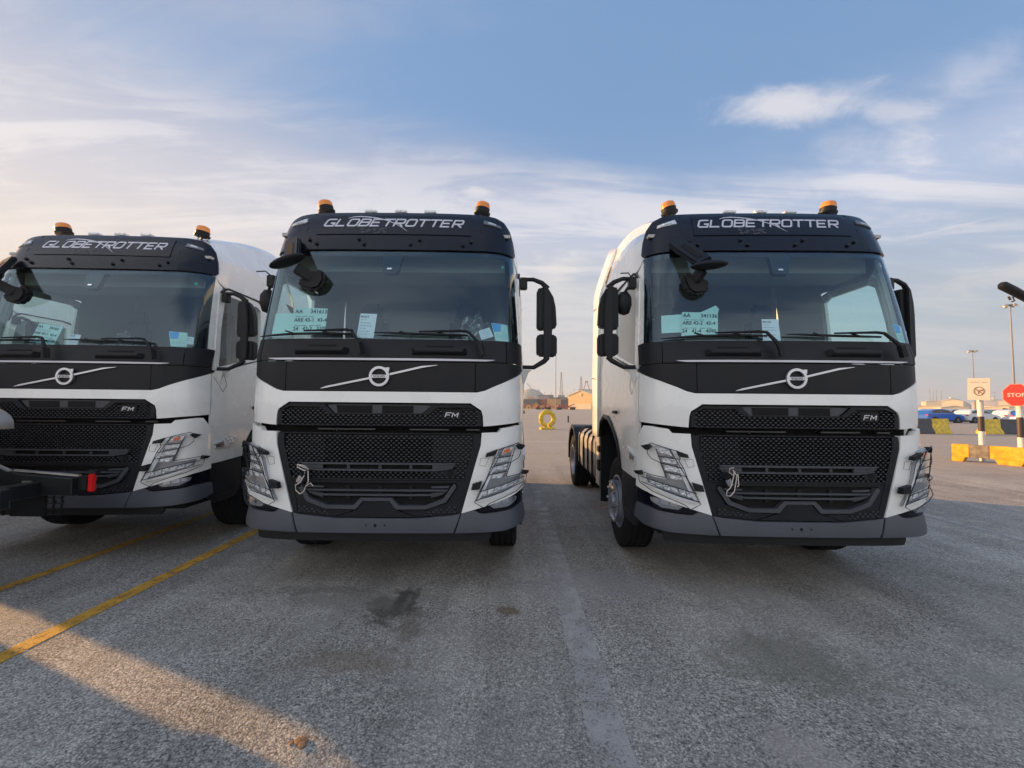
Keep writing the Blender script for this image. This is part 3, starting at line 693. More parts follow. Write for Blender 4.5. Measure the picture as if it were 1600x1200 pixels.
    # --- headlights and their wire guards
    lens = [(1.147, 1.247), (1.028, 1.222), (1.002, 1.158), (.968, 1.125), (.935, 1.003), (.885, .878), (.828, .782), (.969, .812), (1.091, .857), (1.205, .915), (1.230, .987), (1.15, .975), (1.056, .966), (1.075, .994), (1.107, 1.131), (1.135, 1.21)]
    for sg in (1, -1):
        f = (lambda a: a) if sg > 0 else mir
        H = thing('headlight'); H.parent = T
        panel('lamp_body', f(lens), 'lamp_trim', H, off=.044, th=.03, bev=.003)
        for q in ([(1.135, 1.236), (1.04, 1.216), (1.018, 1.165), (1.118, 1.190)], [(1.10, 1.150), (1.0, 1.140), (.975, 1.10), (1.092, 1.112)],
                  [(1.085, 1.092), (.967, 1.078), (.950, 1.025), (1.07, 1.045)], [(1.055, 1.015), (.965, 1.005), (.945, .97), (1.03, .975)]):
            panel('reflector', f(q), 'lens_silver', H, off=.050, th=.006, bev=.002)
        for i in range(6):
            a, b = i/6+.012, (i+1)/6-.012
            top = lambda t: (1.205-t*.335, .960-t*.085); bot = lambda t: (1.19-t*.325, .925-t*.105)
            panel('reflector', f([top(a), top(b), bot(b), bot(a)]), 'lens_silver', H, off=.050, th=.006, bev=.002)
        mb = MB().use('strip_white')
        dr = [(1.20, .912), (1.09, .862), (.97, .818), (.845, .788), (.895, .885), (.945, 1.005), (.978, 1.12), (1.01, 1.155)]
        ribbon(mb, f(dr), .019, .056, .006); mb.build('light_strip', H)
        if sg > 0: panel('indicator_bulb', [(1.105, 1.222), (1.058, 1.212), (1.045, 1.180), (1.095, 1.192)], 'amber_bulb', H, off=.056, th=.005, bev=.001)
        panel('lens_cover', f(lens), 'lens_cover', H, off=.060, th=0)
        fg = [(1.20, .797), (1.072, .797), (.947, .742), (.98, .718), (1.103, .724), (1.19, .766)]
        Fg = panel('fog_lamp', f(fg), 'lamp_trim', T, off=.030, th=.03, bev=.002)
        for a, b in ((1.17, 1.12), (1.11, 1.05), (1.04, .985)):
            k = lambda s: .733+(s-.96)*.16
            panel('reflector', f([(a, k(a)+.034), (b, k(b)+.034), (b, k(b)), (a, k(a))]), 'chrome', Fg, off=.034, th=.004, bev=.001)
        panel('lens_cover', f(fg), 'lens_cover', Fg, off=.040, th=0)
        G = thing('lamp_guard'); G.parent = T
        mb = MB().use('dark_plastic'); O = .078
        def wire(pts, r=.0034): mb.tube([P(s*sg, w, O) for s, w in pts], r, 5)
        wire([(.896, .735), (.933, .770), (1.053, .822), (1.152, .860), (1.258, .915), (1.281, .967), (1.264, 1.014), (1.16, .998), (1.06, .983), (1.06, .995), (1.097, 1.107), (1.159, 1.137), (1.187, 1.175), (1.190, 1.247), (1.163, 1.269), (1.08, 1.243), (.992, 1.213), (.965, 1.150), (.974, 1.130), (.943, 1.072), (.911, .974), (.857, .869), (.820, .782), (.896, .735)])
        wire([(1.128, 1.225), (1.06, .99)]); wire([(1.115, 1.161), (.968, 1.145)]); wire([(1.097, 1.107), (.947, 1.071)]); wire([(1.072, 1.035), (.920, 1.004)])
        wire([(1.245, .968), (1.05, .925), (.857, .869)]); wire([(1.245, .925), (1.03, .86), (.835, .800)]); wire([(1.04, 1.228), (.935, 1.02), (.83, .79)])
        mb.build('guard_wire', G)
        for q in ([(1.246, 1.238), (1.186, 1.257), (1.165, 1.239), (1.199, 1.205)], [(.997, 1.218), (.913, 1.186), (.904, 1.157), (.965, 1.165)], [(1.334, 1.006), (1.272, 1.018), (1.257, .981), (1.306, .984)], [(.879, .956), (.804, .934), (.792, .885), (.856, .888)]):
            panel('guard_clip', f(q), 'dark_plastic', G, off=.086, th=.045, bev=.004)
        sq = [(.932, 1.146), (.867, 1.143), (.858, 1.084), (.905, 1.075)]
        mb = MB().use('void'); ribbon(mb, f(sq+[sq[0]]), .0022, .0445 if False else .043, .002); mb.build('cap_seam', T)
    # --- header above the windscreen
    bg_ = 'black_gloss'
    hd = [(-1.262, 3.022), (-.80, 3.012), (0, 3.008), (.80, 3.012), (1.262, 3.022), (1.285, 3.05), (1.255, 3.18), (1.20, 3.30), (1.12, 3.385), (1.02, 3.425), (.86, 3.448), (.5, 3.456), (0, 3.458), (-.5, 3.456), (-.86, 3.448), (-1.02, 3.425), (-1.12, 3.385), (-1.20, 3.30), (-1.255, 3.18), (-1.285, 3.05)]
    hdr = panel('header_panel', hd, bg_, T, off=.012, th=.06, bev=.012)
    panel('name_panel', [(-.755, 3.170), (.78, 3.170), (.765, 3.392), (-.745, 3.392)], bg_, T, off=.019, th=.012, bev=.003)
    for sg in (1, -1):
        mb = MB().use('void'); ribbon(mb, [(sg*.845, 3.435), (sg*.865, 3.24), (sg*.905, 3.02)], .005, .0135, .004); mb.build('header_seam', T)
    mb = MB().use('letter_silver'); strokes(mb, 'GLOBETROTTER', -.702, 3.262, .0890, .078, .0280, .0165, .36, .0215); mb.build('header_lettering', T)
    mb = MB().use('letter_silver')
    ribbon(mb, [(-.475, 3.352), (-.43, 3.368), (-.36, 3.374), (-.27, 3.368), (-.18, 3.354), (-.08, 3.328), (.02, 3.285), (.10, 3.235), (.145, 3.200)], [.004, .009, .012, .012, .012, .010, .007, .005, .002], .0235, .002); mb.build('header_swoosh', T)
    mb = MB().use('map_print'); rr = random.Random(3)
    for k in range(26):
        cx = rr.uniform(-.33, -.06) if k % 3 else rr.uniform(-.20, -.09); cy = rr.uniform(3.178, 3.236) ; r0 = rr.uniform(.006, .020)
        mb.add([P(cx+r0*1.5*rr.uniform(.5, 1)*math.cos(a), min(3.24, max(3.174, cy+r0*rr.uniform(.5, 1)*math.sin(a))), .0203+k*.00003) for a in [i*math.pi/4 for i in range(8)]], [tuple(range(8))])
    mb.build('header_map_print', T)
    for s, w in ((-.81, 3.115), (-.73, 3.072), (-.32, 3.118), (-.262, 3.066), (.19, 3.066), (.275, 3.116), (.695, 3.066), (.775, 3.106)):
        mb = MB().use('black_gloss'); mb.lathe([(.016, .0), (.016, -.014), (.010, -.022), (0, -.024)], P(s, w, .012), 'Y', 12, cap=False); mb.build('bolt_cap', T, .6)
    for sg in (1, -1):
        q = [(.905, 3.365), (1.075, 3.318), (1.085, 3.285), (.895, 3.315)]; q = q if sg > 0 else mir(q)
        M_ = panel('marker_lamp', q, 'lens_silver' if sg < 0 else 'lens_dark', T, off=.022, th=.014, bev=.004)
        i_ = [(.945, 3.343), (1.02, 3.322), (1.02, 3.305), (.945, 3.322)]; panel('marker_lens', i_ if sg > 0 else mir(i_), 'lens_silver', M_, off=.026, th=.008, bev=.002)
    for s in (-.30, .02, .33):
        mb = MB().use('lens_silver'); c = P(s, 3.47); mb.box((c.x, c.y+.02, 3.494), (.115, .09, .028)); mb.build('roof_marker', T, bevel=.006)
    # --- roof
    mb = MB().use(wp); na = 16; vs = []
    sec = [(1.0, -.30), (1.0, .0), (.95, .27), (.895, .54), (.845, .79), (.77, .90), (.62, .95), (.45, .98), (.2, 1.0), (0, 1.0)]
    sec = sec+[(-x, y) for x, y in sec[-2::-1]]; nb = len(sec)-1
    for i in range(na+1):
        a = i/na; zs = 3.22+.16*a-.42*max(0, a-.35)**1.5; zcn = 3.475+.45*(1-(1-a)**1.7)
        v0 = .44; vs_ = v0+(2.2-v0)*a; k_ = P(SV(vs_, zs), zs).x-.008
        for j, (fx, fz) in enumerate(sec):
            w = zs+(zcn-zs)*fz if fz >= 0 else zs-.20
            if fz < 0: vv = vs_; u = math.copysign(P(SV(vv, w), w).x-.014, fx)
            else:
                u = k_*fx; vf = min(v0+.10, VO(min(w, 3.46))+hermite(min(1.7, abs(u)/.93*1.04), PSS, PV)+.02) if abs(fx) < .9 else v0
                vv = vf+(2.2-vf)*a
            vs.append((u, vv, w-(.01 if i == 0 else 0)))
    mb.add(vs, [(i*(nb+1)+j, i*(nb+1)+j+1, (i+1)*(nb+1)+j+1, (i+1)*(nb+1)+j) for i in range(na) for j in range(nb)]); mb.build('roof', T, .30)
    # --- beacons
    for s, tilt in ((-.79, -.22), (.80, .12)):
        B = thing('beacon', (0, 0, 0)); B.parent = T; c = Vector((s, .68, 3.525)); M = Matrix.Rotation(tilt, 3, 'Y')
        def lz(prof, m, nm, z0=0, sm=.7):
            mb = MB().use(m); mb.lathe(prof, (0, 0, 0), 'Z', 24); mb.v = [tuple(c+M @ Vector(v)) for v in mb.v]; mb.build(nm, B, sm)
        lz([(.082, .035), (.086, .052), (.072, .060), (.075, .095), (.066, .10)], 'dark_plastic', 'beacon_base')
        lz([(.066, .10), (.0665, .105), (.062, .125), (.050, .150), (.03, .155), (.0, .156)][:5], 'amber', 'beacon_lens')
        lz([(.066, .088), (.074, .090), (.072, .128), (.064, .150), (.045, .161), (.012, .163)], 'amber', 'beacon_dome')
        mb = MB().use('steel'); mb.tube([c+Vector((0, 0, -.06)), c+Vector((0, 0, .05))], .014); mb.tube([c+Vector((.06, .02, -.05)), c+Vector((.055, .02, .045))], .005); mb.tube([c+Vector((-.06, .02, -.05)), c+Vector((-.055, .02, .045))], .005); mb.build('beacon_bracket', B)
    # --- windscreen
    ws = [(-1.24, 2.150), (1.24, 2.150), (1.30, 2.168), (1.272, 3.012), (.6, 3.006), (0, 3.004), (-.6, 3.006), (-1.272, 3.012), (-1.30, 2.168)]
    panel('windscreen', ws, 'windscreen_glass', T, off=-.004, th=0, wstep=.06)
    def frit(q): panel('windscreen_border', q, 'frit', T, off=-.010, th=.004, bev=0)
    frit([(-1.27, 3.012), (-.075, 3.004), (-.075, 2.952), (-1.10, 2.966), (-1.165, 2.955), (-1.185, 2.925), (-1.25, 2.925)])
    frit([(1.27, 3.012), (.125, 3.004), (.125, 2.952), (1.10, 2.966), (1.165, 2.955), (1.185, 2.925), (1.25, 2.925)])
    for sg in (1, -1):
        q = [(1.185, 2.925), (1.272, 2.94), (1.30, 2.17), (1.24, 2.152), (1.06, 2.152), (1.06, 2.160), (1.145, 2.162), (1.172, 2.178), (1.185, 2.22)]
        frit(q if sg > 0 else mir(q))
    frit([(-1.06, 2.150), (1.06, 2.150), (1.06, 2.160), (-1.06, 2.160)])
    cb = panel('camera_housing', [(-.072, 2.952), (-.058, 2.80), (-.045, 2.785), (.075, 2.785), (.088, 2.80), (.122, 2.952), (.122, 3.003), (-.072, 3.003)], 'frit', T, off=-.012, th=.05, bev=.003)
    panel('camera_lens', [(-.012, 2.812), (.030, 2.812), (.030, 2.828), (-.012, 2.828)], 'chrome', cb, off=.001, th=.004, bev=.001)
    panel('window_sticker', [(1.093+.017*math.cos(a*math.pi/8), 2.884+.017*math.sin(a*math.pi/8)) for a in range(16)], 'green_sticker', T, off=-.008, th=.001, bev=0, step=1)
    # --- A pillars, doors, flanks
    door_low = [(.345, .905), (.345, 1.90), (.42, 1.915), (1.30, 2.145), (1.315, 2.145), (1.315, 1.31), (1.12, 1.22), (.99, 1.08), (.93, .935)]
    wfo = [(.355, 1.935), (1.315, 2.16), (1.335, 2.875), (1.20, 2.905), (.60, 2.905), (.485, 2.83), (.42, 2.42)]
    wfi = [(.425, 1.975), (1.255, 2.185), (1.275, 2.79), (1.20, 2.825), (.66, 2.825), (.555, 2.77), (.475, 2.40)]
    rear = [(1.325, 1.36), (1.55, 1.45), (1.85, 1.46), (2.03, 1.38), (2.10, 1.20), (2.20, 1.20), (2.20, 3.12), (1.9, 3.22), (1.6, 3.28), (1.345, 3.30), (1.345, 2.90), (1.325, 2.14)]
    upper = [(.56, 2.915), (1.34, 2.915), (1.34, 3.28), (.9, 3.24), (.64, 3.18), (.53, 3.14), (.48, 3.08), (.455, 3.03), (.50, 2.95)]
    for sg in (1, -1):
        D = thing('door'); D.parent = T
        panel('door_panel', side(door_low, sg), wp, D, off=.004, th=.03, bev=.006)
        ring = side(wfo, sg)+[side(wfo, sg)[0]]+[side(wfi, sg)[0]]+side(wfi, sg)[::-1]
        o_ = side(wfo, sg); i_ = side(wfi, sg); n7 = len(o_)
        for k in range(n7): 
            j = (k+1) % n7
            panel('window_frame', [o_[k], o_[j], i_[j], i_[k]], wp, D, off=.002, th=.035, bev=0)
        panel('side_window', side([(.42, 1.97), (1.26, 2.18), (1.28, 2.80), (1.20, 2.83), (.65, 2.83), (.55, 2.775), (.47, 2.40)], sg), 'side_glass', D, off=-.012, th=0)
        hb = side([(1.08, 1.50), (1.24, 1.50), (1.24, 1.535), (1.08, 1.535)], sg); panel('door_handle', hb, 'dark_plastic', D, off=.03, th=.03, bev=.005)
        mb = MB().use('void')
        for q in ([(.36, 1.86), (.50, 1.70), (.56, 1.78), (.50, 1.91)], [(.36, 1.31), (1.30, 1.47)]): ribbon(mb, side(q, sg), .004, .0062, .003)
        mb.build('door_crease', D)
        mb = MB().use(wp)                                                         # mirror foot that sticks out of the door shoulder
        vs = [P(*side([(v, w)], sg)[0], o) for v, w, o in ((.36, 1.93, .0), (.56, 1.97, .0), (.44, 1.76, .0), (.38, 1.925, .085), (.50, 1.935, .085), (.42, 1.90, .05))]
        mb.add(vs, [(0, 1, 4, 3), (0, 3, 5, 2), (1, 2, 5, 4), (3, 4, 5)]); mb.build('mirror_foot', D, bevel=.004)
        # A pillar
        pq = [(1.285, 2.17), (1.345, 2.17), (1.37, 2.16), (1.40, 2.17)]
        a0 = [(1.302, 2.172), (SV(.36, 1.95)+.0, 2.10), (SV(.36, 1.95), 1.97), (SV(.425, 2.42)-.006, 2.42), (SV(.49, 2.83)-.006, 2.83), (SV(.545, 2.90), 2.90), (SV(.49, 2.945), 2.945), (SV(.45, 3.02), 3.02), (1.276, 3.016)]
        panel('front_pillar', a0 if sg > 0 else mir(a0), wp, T, off=-.008, th=.04, bev=.004)
        panel('side_panel', side(rear, sg), wp, T, off=0, th=.03, bev=.005)
        panel('side_panel', side(upper, sg), wp, T, off=-.001, th=.03, bev=.005)
        panel('fairing_gap', side([(1.95, 3.06), (2.19, 3.05), (2.19, 2.90), (2.14, 2.92)], sg), 'dark_plastic', T, off=.004, th=.01, bev=.002)
        mb = MB().use('dark_plastic')                                             # rain channel
        mb.tube([P(*side([(v, w)], sg)[0], .012) for v, w in ((.50, 2.84), (.60, 2.91), (1.2, 2.912), (1.335, 2.88))], .010); mb.build('rain_channel', T)
        panel('cab_lining', side([(.345, 1.58), (.345, 1.90), (1.315, 2.14), (2.15, 2.14), (2.15, 1.58)], sg), 'lining', T, off=-.05, th=0)
        panel('cab_lining', side([(1.33, 2.1), (2.15, 2.1), (2.15, 3.3), (1.33, 3.3)], sg), 'lining', T, off=-.05, th=0)
        panel('cab_lining', side([(.56, 2.90), (1.33, 2.90), (1.33, 3.32), (.62, 3.25)], sg), 'lining', T, off=-.05, th=0)
        # side flank deflector
        q = [(2.215, 1.18), (2.56, 1.18), (2.575, 2.0), (2.57, 3.0), (2.53, 3.60), (2.215, 3.57)]
        S0 = SV(2.19, 1.5)
        mb = MB().use(wp); m_ = 10; n_ = 26; vs = []
        for i in range(n_+1):
            w = 1.17+(3.74-1.17)*i/n_; top = max(0, (w-3.3)/.44); 
            for j in range(m_+1):
                v = 2.10+(.48-.05*top)*j/m_; x = (1.268-.03*max(0, (w-2.0)/1.6)-.20*max(0, (w-3.08)/.66)**1.2)*1.0+.012*math.sin(math.pi*j/m_)
                vs.append((sg*x, v, w+.10*j/m_*(w-1.17)/2.4))
        mb.add(vs, [(i*(m_+1)+j, i*(m_+1)+j+1, (i+1)*(m_+1)+j+1, (i+1)*(m_+1)+j) for i in range(n_) for j in range(m_)])
        Df = mb.build('side_deflector', T, .8)
        sm = Df.modifiers.new('thick', 'SOLIDIFY'); sm.thickness = .03; sm.offset = -1
        mb = MB().use('void')
        for w in (1.95, 2.93): mb.tube([(sg*(1.262-.03*max(0, (w-2.0)/1.6)+.010), 2.22, w), (sg*(1.262-.03*max(0, (w-2.0)/1.6)+.022), 2.38, w+.018), (sg*(1.262-.03*max(0, (w-2.0)/1.6)+.006), 2.555, w+.035)], .006)
        mb.build('deflector_seam', Df)
        # wheel arch lip, entry steps
        arch = [(.93, .93), (.97, 1.06), (1.08, 1.20), (1.30, 1.335), (1.55, 1.44), (1.85, 1.45), (2.02, 1.37), (2.09, 1.19)]
        mb = MB().use('black_plastic')
        mb.tube([P(*side([(v, w)], sg)[0], -.01) for v, w in arch], .035, 8); mb.build('arch_lip', T, .8)
        mb = MB().use('void')
        for i in range(len(arch)-1):
            (v0, w0), (v1, w1) = arch[i], arch[i+1]
            mb.add([(sg*1.24, v0, w0), (sg*1.24, v1, w1), (sg*.86, v1, w1), (sg*.86, v0, w0)], [(0, 1, 2, 3)])
        mb.build('wheel_housing', T)
        stp = side([(.345, .55), (.345, .893), (.90, .92), (.90, .56), (.78, .47), (.48, .46)], sg)
        panel('entry_step', stp, 'black_plastic', T, off=.0, th=.03, bev=.005)
        panel('step_recess', side([(.44, .55), (.44, .64), (.80, .66), (.80, .57)], sg), 'void', T, off=.003, th=.002, bev=0)
        lp = side([(.78, 1.17), (.64, 1.19), (.39, 1.125), (.41, 1.07), (.54, 1.068), (.76, 1.115)], sg)
        L_ = panel('side_marker', lp, 'lens_silver', T, off=.022, th=.02, bev=.004)
        l2 = side([(.52, 1.145), (.40, 1.115), (.42, 1.08), (.53, 1.08)], sg); panel('marker_lens', l2, 'chrome', L_, off=.026, th=.006, bev=.001)
    panel('roof_lining', [(-1.2, 3.03), (1.2, 3.03), (1.2, 3.25), (-1.2, 3.25)], 'lining', T, off=-.07, th=0)
    mb = MB().use('lining'); mb.box((0, 1.28, 3.22), (2.2, 1.75, .03)); mb.box((0, .74, 3.05), (2.1, .42, .30)); mb.build('roof_lining', T)
    # --- cab interior
    mb = MB().use('dash'); vs = []
    for i, s in enumerate([k*.1 for k in range(-12, 13)]):
        a = P(s, 2.13, -.03); vs += [(a.x, a.y, 2.10), (a.x*.98, a.y+.30, 2.135), (a.x*.97, .80-.12*abs(s)*0, 2.10), (a.x*.97, .84, 1.70)]
    mb.add(vs, [(4*i+j, 4*i+j+1, 4*i+j+5, 4*i+j+4) for i in range(24) for j in range(3)]); mb.build('dashboard', T, .8)
    for u in (-.58, .58):
        S = thing('seat'); S.parent = T
        mb = MB().use('seat_fabric'); mb.box((u, 1.16, 1.88), (.52, .52, .16)); mb.build('seat_cushion', S, bevel=.04)
        mb = MB().use('seat_fabric'); mb.box((u, 1.46, 2.26), (.50, .14, .74), Matrix.Rotation(-.12, 3, 'X'), taper=(.8, .8)); mb.build('backrest', S, bevel=.05)
        mb = MB().use('seat_fabric'); mb.box((u, 1.52, 2.72), (.28, .10, .20), taper=(.85, .8)); mb.build('headrest', S, bevel=.035)
    mb = MB().use('dash'); cc = Vector((.58, .93, 2.12)); M = Matrix.Rotation(.85, 3, 'X')
    mb.tube([cc+M @ Vector((.225*math.cos(a*math.pi/14), .225*math.sin(a*math.pi/14), 0)) for a in range(28)], .014, 6, closed=True)
    mb.tube([cc, cc+M @ Vector((0, 0, -.3))], .03); mb.bar(cc+M @ Vector((-.22, 0, 0)), cc+M @ Vector((.22, 0, 0)), .05, .03); mb.build('steering_wheel', T, .8)
    # --- wipers
    for s0, sh, tip in ((-.142, -.245, -1.095), (.872, .752, -.065)):
        mb = MB().use('dark_plastic')
        o = .055; k = 1.0
        mb.bar(P(s0, 2.005, .07), P(s0-.02, 2.085, .085), .055, .035)
        mb.tube([P(s0-.005, 2.02, .075), P(s0-.035, 2.10, .085), P(sh, 2.206, o+.015), P(sh-.06, 2.214, o+.01), P(sh-.42, 2.204, o+.005)], [.019, .017, .013, .012, .007], 6)
        q = [(sh+.02, 2.186), (sh-.25, 2.192), (sh-.55, 2.186), (tip+.15, 2.176), (tip, 2.172)] if tip < -.5 else [(sh+.0, 2.186), (sh-.25, 2.190), (sh-.5, 2.194), (tip+.15, 2.200), (tip, 2.202)]
        mb.tube([P(s, w, .035) for s, w in q], [.009, .012, .012, .010, .004], 5)
        for s in (sh-.18, sh-.50): mb.bar(P(s, 2.184, .04), P(s-.09, 2.208, .05), .012, .012)
        mb.build('wiper', T, .8)
    # --- side mirrors
    for sg in (1, -1):
        Mm = thing('side_mirror'); Mm.parent = T
        mb = MB().use('dark_plastic'); mb.box((sg*1.235, .50, 2.785), (.075, .07, .115)); mb.build('mirror_bracket', Mm, bevel=.008)
        mb = MB().use('dark_plastic')
        path = [(1.235, .49, 2.825), (1.33, .485, 2.825), (1.415, .48, 2.79), (1.475, .49, 2.735)]
        mb.tube([(sg*x, y, z) for x, y, z in path], [.020, .021, .024, .028], 8); mb.build('mirror_arm', Mm, .9)
        mb = MB().use('dark_plastic')
        mb.tube([(sg*x, y, z) for x, y, z in ((1.475, .49, 2.06), (1.44, .47, 2.02), (1.335, .43, 1.955), (1.235, .40, 1.955))], [.026, .025, .021, .019], 8)
        mb.build('mirror_arm', Mm, .9)
        mb = MB().use('black_plastic')
        mb.prism([(1.432, 2.06), (1.445, 2.02), (1.49, 2.065), (1.515, 2.10), (1.515, 2.50), (1.505, 2.62), (1.475, 2.745), (1.432, 2.765)][::-1], (0, .455, 0), .035, ((sg, 0, 0), (0, 0, 1), (0, 1, 0))); mb.build('mirror_cover', Mm, bevel=.008)
        for nm, q, dz in (('mirror_housing', [(1.368, 2.345), (1.388, 2.33), (1.545, 2.35), (1.565, 2.37), (1.553, 2.56), (1.53, 2.66), (1.48, 2.745), (1.40, 2.755), (1.368, 2.725)], 0), ('mirror_housing', [(1.368, 2.105), (1.385, 2.075), (1.55, 2.070), (1.567, 2.09), (1.567, 2.265), (1.55, 2.285), (1.385, 2.29), (1.366, 2.27)], 0)):
            mb = MB().use('dark_plastic'); mb.prism(q[::-1], (0, .49, 0), .10, ((sg, 0, 0), (0, 0, 1), (0, 1, 0))); Hh = mb.build(nm, Mm, bevel=.018)
            cx = sum(p[0] for p in q)/len(q); cz = sum(p[1] for p in q)/len(q)
            mb = MB().use('mirror'); mb.prism([(cx+(a-cx)*.86, cz+(b-cz)*.86) for a, b in q], (0, .589, 0), .004, ((sg, 0, 0), (0, 0, 1), (0, 1, 0))); mb.build('mirror_glass', Hh)
        if sg < 0:
            mb = MB().use('dark_plastic'); c = Vector((-1.30, .56, 2.60))
            mb.lathe([(0, -.12), (.05, -.10), (.075, -.02), (.072, .06), (.04, .11), (0, .12)], c, 'Z', 16, cap=False); mb.tube([c+Vector((0, 0, .1)), (-1.25, .52, 2.78)], .014)
            mb.build('kerb_mirror', Mm, .9)
            mb = MB().use('dark_plastic'); mb.tube([(-1.24, .5, 2.84), (-1.28, .46, 2.875), (-1.36, .45, 2.868)], .006); mb.build('mirror_cable', Mm)
    # --- chassis
    mb = MB().use('steel')
    for sg in (1, -1): mb.box((sg*.41, 3.6, .93), (.08, 4.7, .26))
    for v in (2.4, 3.3, 4.2, 5.7): mb.box((0, v, .93), (.78, .12, .18))
    mb.tube([(-.95, 5.07, .5), (.95, 5.07, .5)], .09, 12); mb.tube([(-.95, 1.36, .5), (.95, 1.36, .5)], .06, 12); mb.lathe([(.05, -.2), (.2, -.1), (.2, .1), (.05, .2)], (0, 5.07, .5), 'Y', 16)
    mb.build('chassis_frame', T)
    mb = MB().use('steel'); mb.prism([(-.45, 4.75), (.45, 4.75), (.45, 5.35), (.18, 5.55), (.1, 5.2), (-.1, 5.2), (-.18, 5.55), (-.45, 5.35)], (0, 0, 1.10), .06, ((1, 0, 0), (0, 1, 0), (0, 0, 1))); mb.build('fifth_wheel', T)
    mb = MB().use('white_paint'); mb.box((0, 2.19, 2.5), (2.3, .03, 2.0)); mb.box((0, 2.19, 1.35), (2.2, .03, .4)); mb.build('cab_rear_wall', T)
    for sg in (1, -1):
        wheel(T, sg, 1.36, 1.20, .31, .16, True)
        wheel(T, sg, 5.07, 1.245, .31, .17, False); tyre_mb(*( (.58, .89) if sg > 0 else (-.89, -.58)), .50, .285, (0, 5.07, .5)).build('tyre', T, .7)
        # fuel tank with straps
        prof = [(-.32, -.38), (-.36, -.34), (-.36, .30), (-.30, .36), (.26, .36), (.34, .29), (.36, .2), (.36, -.26), (.28, -.38)]
        Tk = thing('fuel_tank'); Tk.parent = T
        mb = MB().use('aluminium'); mb.prism([(a*.93*sg, b*.98) for a, b in prof], (sg*.90, 2.55, .84), 1.72, ((1, 0, 0), (0, 0, 1), (0, 1, 0))); mb.build('tank_shell', Tk, bevel=.02)
        for v in (2.75, 3.15, 3.58, 4.05):
            mb = MB().use('dark_plastic'); mb.tube([(sg*.90+a*1.0*sg*.95, v, .84+b*1.015) for a, b in prof], .02, 4, closed=True); mb.build('tank_strap', Tk)
        mb = MB().use('aluminium'); mb.box((sg*1.03, 2.36, 1.12), (.42, .30, .10)); mb.box((sg*1.05, 2.38, .80), (.36, .26, .62)); mb.build('step_box', T, bevel=.01)
        mb = MB().use('dark_plastic'); mb.box((sg*1.12, 2.28, 1.0), (.26, .13, .085)); mb.box((sg*1.12, 2.28, .78), (.26, .13, .15)); mb.build('step_tread', T, bevel=.01)
        mb = MB().use('dark_plastic'); mb.box((sg*1.04, 2.10, .82), (.40, .03, .98)); mb.build('mud_flap', T)
        # rear mudguard: ribbed arch
        mb = MB().use('black_plastic'); vs = []; k = 0; n_ = 40
        for i in range(n_+1):
            a = R(-12+204*i/n_); r = .60+(.012 if (i//3) % 2 else 0)
            for x in (.56, 1.255): vs.append((sg*x, 5.07-r*math.cos(a)*1.06, .60+r*math.sin(a)))
            for x in (1.255, 1.255): vs.append((sg*x, 5.07-(r-.06)*math.cos(a)*1.06, .60+(r-.06)*math.sin(a)))
        mb.add(vs, [(4*i, 4*i+1, 4*i+5, 4*i+4) for i in range(n_)]+[(4*i+1, 4*i+2, 4*i+6, 4*i+5) for i in range(n_)]); mb.build('mudguard', T, .5)
        mb = MB().use('dark_plastic'); mb.box((sg*.91, 5.76, .62), (.62, .02, .5)); mb.build('mud_flap', T)
        mb = MB().use('red_lens'); mb.box((sg*.95, 5.86, .85), (.38, .05, .12)); mb.build('tail_lamp', T)
    return T

